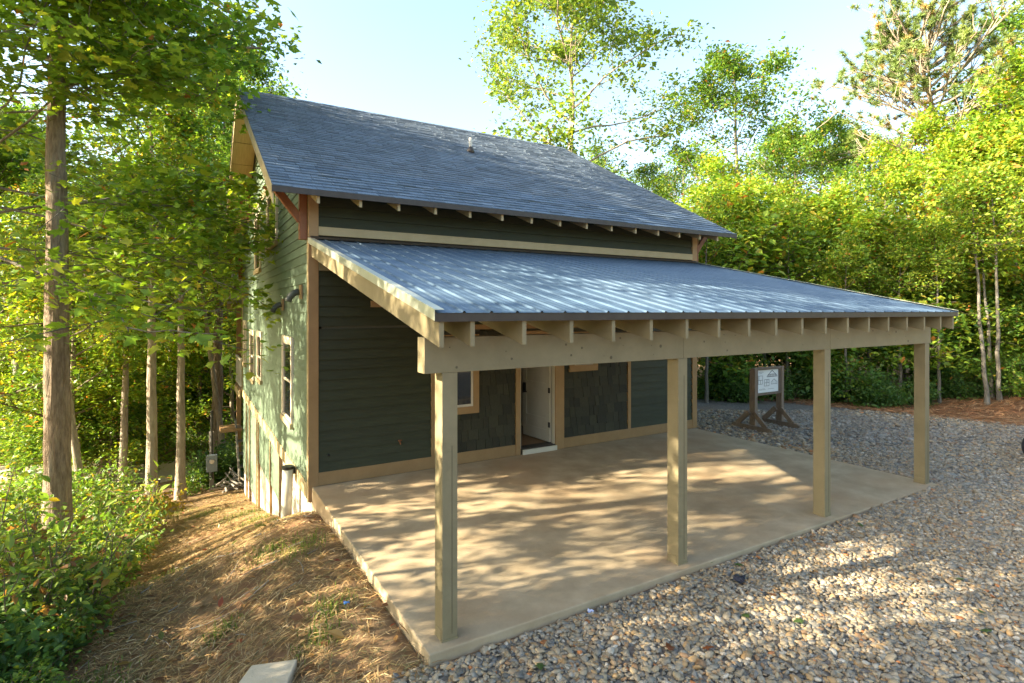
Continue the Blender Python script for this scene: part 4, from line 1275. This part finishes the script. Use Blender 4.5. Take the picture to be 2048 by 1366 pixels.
rt = [(1190, 33, 'airy', 1.0), (1285, 30, 'airytall', .74), (1372, 27, 'airy', .88), (1482, 25, 'airytall', 1.02), (1562, 28, 'airy', .98), (1640, 25, 'airytall', .80), (1722, 27, 'airytall', .80), (1792, 23, 'airy', .70),
      (1425, 20.5, 'airygold', .70), (1506, 18, 'airygold', .58), (1592, 20.5, 'airytall', .66), (1676, 18.2, 'airygold', .56), (1768, 19, 'airygold', .70), (1850, 18.4, 'airygold', .76), (1938, 17.2, 'gold', .80), (2032, 16.6, 'airygold', .84), (2110, 16, 'gold', .85),
      (2150, 19, 'poplar', .92), (2090, 24, 'oak', .85), (2240, 24, 'oak', 1.1), (2200, 18, 'maple', 1.0), (1610, 34, 'oak', .55), (1790, 34, 'oak', .52), (1480, 36, 'oak', .62), (1900, 33, 'oak', .52), (1330, 36, 'oak', .70), (2010, 31, 'airytall', .9), (1240, 40, 'oak', .8), (1700, 38, 'oak', .62)]
rr = random.Random(9)
for (u, d, k, sc) in rt:
    x, y = at(u, d)
    place(k, x, y, rr.uniform(0, 6.28), sc, LBL[k], G_R + ' (' + k + ')' if False else G_R)
ut = []
for k in range(24):
    u = 1375 + k * 31 + rr.uniform(-10, 10)
    d0 = 16.6 - 3.0 * max(0, (u - 1600)) / 450 + rr.choice((.9, 2.0, 3.4, 5.0)) + (1.2 if u > 1840 else 0)
    ut.append((u, d0))
for i, (u, d) in enumerate(ut):
    x, y = at(u, d)
    k = 'understory' if i % 3 == 0 else 'thicket'
    place(k, x, y, rr.uniform(0, 6.28), rr.uniform(.7, 1.25), LBL[k], 'small trees along the wood edge beside the drive')
# bare trunks standing in front of that wood
KIND['pole'] = mset(broadleaf(61, 9.5, .085, .62, 1.7, 10, 3500, .13, cols=YELLOW, wts=YW, wob=.014), ('bark_grey', 'twig', 'leaf'))
for (u, d, sc, tl) in ((1412, 15.8, .62, .02), (1418, 17.5, .6, -.03), (1575, 16.6, .62, .0), (1588, 19, .75, .05), (1692, 15.6, .5, .01), (1974, 14.6, .66, -.06), (1985, 15.0, .6, .05), (2000, 14.7, .66, .07), (1455, 18.5, .7, .03), (1530, 17.2, .6, -.02), (1625, 18, .6, .02), (1740, 17, .6, .03), (1800, 15.6, .5, -.02), (1880, 15.2, .52, .03)):
    x, y = at(u, d)
    place('pole', x, y, rr.uniform(0, 6.28), sc, 'thin grey trunked young tree standing at the wood edge by the drive', 'thin trunks at the wood edge', tilt=(0, tl))

# --- forest to the left, behind the straw path
G_L = 'trees of the wood below the straw path'
LBL2 = {'poplar': 'tall brown trunked tree in the wood below the straw path', 'oak': 'grey barked oak in the wood below the straw path', 'maple': 'sunlit yellow green maple in the wood below the straw path', 'slim': 'slender leaning tree in the wood below the straw path', 'understory': 'small layered understory tree in the wood below the straw path', 'thicket': 'low leafy thicket tree in the wood below the straw path', 'gold': 'golden leafed tree in the wood below the straw path'}
KIND['pathtree'] = mset(broadleaf(71, 14, .165, .50, 3.0, 20, 10000, .135, cols=YELLOW, wts=YW, wob=.010, ridges=.03), ('bark_pale', 'twig', 'leaf'))
for (u, d, sc, tl, lb) in ((303, 17.4, 1.0, .0, 'straight pale barked tree standing behind the small yellow sapling'), (361, 18.2, .9, .0, 'straight pale barked tree at the far end of the straw path'), (244, 18.8, .8, .02, 'slim pale barked tree rising from shrubs left of the yellow sapling'.replace('left of', 'next to')),
                           (452, 21.5, .75, -.12, 'leaning slim tree beyond the meter post'), (205, 21, .8, .06, 'slim tilted tree near the dirt road among low thickets'), (170, 16, .7, -.10, 'leaning slim tree just behind the thick furrowed trunk')):
    x, y = at(u, d)
    place('pathtree', x, y, rr.uniform(-.3, .3), sc, lb, 'straight trunks at the end of the straw path', tilt=(0, tl))
lt = [(150, 19, 'maple', .85), (255, 25, 'maple', 1.0), (330, 27, 'gold', .9), (400, 26, 'maple', .85), (455, 29, 'oak', 1.0), (30, 22, 'oak', 1.0), (200, 30, 'oak', 1.0), (100, 28, 'gold', 1.0), (360, 34, 'oak', 1.0), (470, 25, 'gold', .75), (290, 31, 'maple', 1.1), (-60, 17, 'oak', .9), (430, 36, 'poplar', 1.0), (500, 33, 'oak', .9), (-120, 26, 'poplar', 1.0), (440, 22, 'poplar', .95), (492, 30, 'poplar', 1.28)]
for (u, d, k, sc) in lt:
    x, y = at(u, d)
    place(k, x, y, rr.uniform(0, 6.28), sc, LBL2[k], G_L)
for k in range(30):
    u = -40 + k * 18 + rr.uniform(-12, 12); d = rr.uniform(19.5 if u < 250 else 24.2, 31)
    x, y = at(u, d)
    kk = 'understory' if k % 2 else 'thicket'
    place(kk, x, y, rr.uniform(0, 6.28), rr.uniform(.6, 1.05), LBL2[kk], 'small trees of the wood below the straw path')
# --- the wood goes on outside the picture on the sunny side: it throws the dappled shade
G_S = 'trees of the wood beside the drive on the sunny side'
SHL = {'bigtrunk': 'tall furrowed brown trunked tree on the sunny side of the straw bank', 'maple': 'yellow green maple on the sunny side of the straw bank', 'oak': 'grey barked oak on the sunny side of the straw bank'}
KIND['loose'] = mset(broadleaf(65, 9.5, .10, .30, 2.9, 14, 6200, .15, cols=YELLOW, wts=YW, sig=.24, nsec=3, es=(1.0,)), ('bark_grey', 'twig', 'leaf'))
SHL['understory'] = 'small layered tree on the sunny side of the straw bank'
SHL['loose'] = 'loose crowned young tree on the sunny side of the straw bank'
for (x, y, k, sc) in ((-11, 5.5, 'bigtrunk', .9), (-14, 9, 'bigtrunk', .86), (-15.5, 3, 'bigtrunk', 1.05), (-10.5, 11.5, 'bigtrunk', .95), (-10, .2, 'bigtrunk', .98),
                      (-7.0, 1.3, 'loose', .78), (-7.2, -1.5, 'loose', .8), (-9.0, -3.8, 'loose', .95), (-11, -5.6, 'loose', 1.0), (-8.2, -5.6, 'loose', .8), (-15, -6, 'oak', .9), (-10.5, -4.9, 'maple', .72), (-12.5, -3.8, 'oak', .74), (-6.4, -2.2, 'understory', .62), (-6.6, -4.6, 'understory', .66)):
    place(k, x, y, rr.uniform(0, 6.28), sc, SHL[k], G_S)

# --- shrubs along the path
KIND['bushA'] = mset(shrub(81, 1.5, 1.1, 1700, .082, 'oval', GREEN, GW, 11), ('twig', 'leaf'))
KIND['bushB'] = mset(shrub(82, 1.1, .9, 2200, .10, 'oval', DEEP), ('twig', 'leaf'))
KIND['bushC'] = mset(shrub(83, 1.9, 1.0, 2800, .095, 'lobe', GREEN, GW), ('twig', 'leaf'))
KIND['bushD'] = mset(shrub(84, .7, .7, 1200, .085, 'oval', GREEN, GW, 7), ('twig', 'leaf'))
SL_ = {'bushA': ('yellow green leafy shrub growing beside the straw path', 'yellow green shrubs beside the straw path'), 'bushB': ('dark green broad leaved shrub growing beside the straw path', 'dark shrubs beside the straw path'),
       'bushC': ('tall mid green shrub with lobed leaves beside the straw path', 'tall shrubs beside the straw path'), 'bushD': ('knee high leafy weed clump at the edge of the straw', 'weed clumps at the edge of the straw')}
KIND['bushE'] = mset(shrub(85, 1.7, .7, 480, .105, 'oval', [(.16, .24, .04), (.24, .27, .04), (.10, .17, .03), (.20, .10, .04), (.28, .16, .05)], [.35, .25, .2, .12, .08], 6), ('twig', 'leaf'))
SL_['bushE'] = ('leggy bare stemmed weed with few leaves beside the straw path', 'leggy weeds beside the straw path')
rs = random.Random(17)
for (u, d, k, sc) in [(20, 4.9, 'bushB', 1.0), (100, 5.5, 'bushC', .75), (-30, 5.6, 'bushA', 1.0), (60, 6.4, 'bushA', 1.0), (170, 6.6, 'bushB', .95), (20, 7.4, 'bushC', 1.0), (130, 7.8, 'bushA', 1.0), (210, 8.0, 'bushC', .8), (60, 8.8, 'bushB', 1.2), (180, 9.4, 'bushA', 1.1), (250, 9.6, 'bushA', .9),
                      (120, 10.6, 'bushA', 1.2), (30, 11, 'bushC', 1.2), (210, 11.2, 'bushA', 1.2), (270, 11.6, 'bushB', 1.0), (160, 12.6, 'bushC', 1.2), (230, 13.4, 'bushA', 1.2), (280, 13.8, 'bushA', 1.0), (90, 13.6, 'bushA', 1.3), (190, 15.2, 'bushC', 1.2), (260, 16, 'bushA', 1.1), (330, 16.8, 'bushB', .8), (140, 17.5, 'bushA', 1.3), (60, 16.5, 'bushB', 1.4), (440, 19.8, 'bushB', 1.2), (455, 20.6, 'bushB', 1.2), (390, 19.3, 'bushD', 1.0), (10, 4.1, 'bushA', .7), (90, 4.5, 'bushD', 1.0), (150, 5.2, 'bushD', .9), (215, 6.0, 'bushD', .9), (250, 7.2, 'bushD', .8), (285, 8.6, 'bushD', .8), (300, 10.2, 'bushD', .9), (70, 3.9, 'bushB', .5), (-20, 4.4, 'bushB', 1.0), (320, 12.4, 'bushD', .8), (130, 4.2, 'bushD', .6),
                      (130, 5.0, 'bushE', .8), (200, 5.9, 'bushE', .9), (260, 7.0, 'bushE', .8), (90, 6.0, 'bushE', 1.1), (300, 8.8, 'bushE', .8), (230, 8.4, 'bushE', 1.1), (330, 10.4, 'bushE', .8), (180, 7.4, 'bushE', 1.1), (310, 12, 'bushE', 1.0), (345, 13, 'bushE', .8), (60, 5.2, 'bushE', 1.0), (260, 10.6, 'bushE', 1.3), (120, 9.0, 'bushE', 1.4), (20, 6.2, 'bushE', 1.3),
                      (205, 8.1, 'bushC', 1.0), (185, 7.2, 'bushA', 1.1), (235, 7.9, 'bushB', 1.0), (410, 23.8, 'bushA', 1.2), (350, 24.0, 'bushA', 1.2), (290, 23.9, 'bushC', 1.1), (470, 24, 'bushA', 1.1), (240, 24, 'bushA', 1.3)]:
    x, y = at(u - (75 if d < 19 else 0), d)
    place(k, x, y, rs.uniform(0, 6.28), sc * ((.85 * rs.uniform(.62, 1.15)) if d < 19 else 1), SL_[k][0], SL_[k][1], 'shrub', 'shrub', ('stems', 'foliage'))
# undergrowth at the right wood edge
for k in range(30):
    u = 1380 + k * 23 + rs.uniform(-9, 9); d = 16.0 - 3.1 * max(0, (u - 1600)) / 450 + rs.uniform(0.1, 1.1) + (1.6 if u > 1840 else 0)
    x, y = at(u, d); kk = rs.choice(('bushB', 'bushB', 'bushC', 'bushD'))
    place(kk, x, y, rs.uniform(0, 6.28), rs.uniform(.6, 1.0), {'bushB': 'dark broad leaved shrub at the foot of the wood beyond the gravel', 'bushC': 'mid green lobed leaf shrub at the foot of the wood beyond the gravel', 'bushD': 'low weed clump at the foot of the wood beyond the gravel'}[kk], 'undergrowth at the foot of the wood beyond the gravel', 'shrub', 'shrub', ('stems', 'foliage'))
# yellow sapling on the path edge
KIND['sapling'] = mset(shrub(91, 1.0, .45, 330, .12, 'oval', [(.30, .24, .03), (.22, .21, .03), (.32, .20, .03)], None, 4), ('bark_pale', 'leaf'))
x, y = at(318, 14.2)
place('sapling', x, y, 0, 1.0, 'small yellow leaved sapling at the edge of the straw path', None, 'sapling', 'sapling', ('stems', 'foliage'))

# fallen leaves on the gravel
lm = np_mesh('fallen_leaf', LOBE_V - np.array([0, .4, 0]), [LOBE_F], np.tile((.09, .15, .05), (len(LOBE_V), 1))); lm.materials.append(MATS['leaf'])
lm2 = np_mesh('fallen_leaf', LOBE_V - np.array([0, .4, 0]), [LOBE_F], np.tile((.22, .08, .035), (len(LOBE_V), 1))); lm2.materials.append(MATS['leaf'])
for i, (u, v_) in enumerate(((1490, 1243), (1720, 1060), (1960, 1235), (1975, 1275), (1080, 1340), (1420, 1135), (1548, 1202), (1920, 1170), (1412, 1310), (1600, 1255), (1340, 1310), (1475, 1140))):
    d = (CZ + .08) * 1103 / (v_ - 622); x, y = at(u, d)
    o = bpy.data.objects.new('fallen_leaf', lm2 if i in (6, 8, 10) else lm); COL.objects.link(o)
    o.location = (x, y, hz(x, y) + .05); s = .11; o.scale = (s, s, s); o.rotation_euler = (rs.uniform(-.3, .3), rs.uniform(-.3, .3), rs.uniform(0, 6.28))
    red = i in (6, 8, 10)
    tag(o, 'dry reddish fallen leaf lying on the gravel' if red else 'green fallen leaf lying on the gravel', 'leaf', 'red leaves fallen on the gravel' if red else 'green leaves fallen on the gravel')

# brown leaf litter on the bank and along the path edge
rl = np.random.default_rng(123)
lx = rl.uniform(-4.4, -.05, 9000); ly = rl.uniform(-6.5, 11.5, 9000)
kp = in_view(lx, ly) & (rl.random(9000) < .10 + .55 * sstep(1.2, 3.2, -lx)) & ~((lx > -.3) & (ly < -4.6))
lc = np.stack([lx[kp], ly[kp], height(lx[kp], ly[kp]) + rl.uniform(.015, .05, kp.sum())], -1)
v, f, c = leaves(rl, lc, .075, 'oval', [(.22, .11, .05), (.30, .17, .07), (.16, .08, .045), (.36, .24, .10), (.20, .055, .03), (.14, .16, .04)], .35)
tag(link('leaf_litter', np_mesh('leaf_litter', v, [f], c), 'leaf'), 'brown and rust fallen leaves littering the straw bank', 'leaf litter', kind='stuff')
tg = Wood()
for k in range(150):
    x = rl.uniform(-3.6, -.15); y = rl.uniform(-6, 7)
    a = rl.uniform(0, 6.28); L = rl.uniform(.12, .5)
    P = np.array([(x + q * L * math.cos(a + .25 * q), y + q * L * math.sin(a + .25 * q), hz(x + q * L * math.cos(a), y + q * L * math.sin(a)) + .025 + rl.uniform(0, .02)) for q in (0, .35, .7, 1)])
    tg.add(P, np.linspace(rl.uniform(.004, .010), .002, 4), 5)
tag(link('fallen_twigs', tg.mesh('fallen_twigs'), 'old_wood'), 'thin grey twigs scattered over the straw bank', 'twigs', kind='stuff')

# far woods closing the view all round: one mass of leaf clumps with trunks
rg = np.random.default_rng(99)
cl = []
for k in range(520):
    a = rg.uniform(0, 2 * PI); d = rg.uniform(44, 62)
    px, py = CX + d * math.cos(a), CY + d * math.sin(a)
    z0 = hz(px, py); top = rg.uniform(7, 12)
    for j in range(9):
        cl.append((px + rg.normal(0, 1.6), py + rg.normal(0, 1.6), z0 + rg.uniform(.3, top)))
cl = np.array(cl)
idx = np.repeat(np.arange(len(cl)), 20)
cen = cl[idx] + rg.normal(0, 1.0, (len(idx), 3)) * np.array([1, 1, .8])
v, f, c = leaves(rg, cen, .52, 'kite', GREEN, .8, GW)
tag(link('distant_woods', np_mesh('distant_woods', v, [f], c), 'leaf'), 'far woodland reading as one green mass behind the nearer trees', 'woods', kind='stuff')
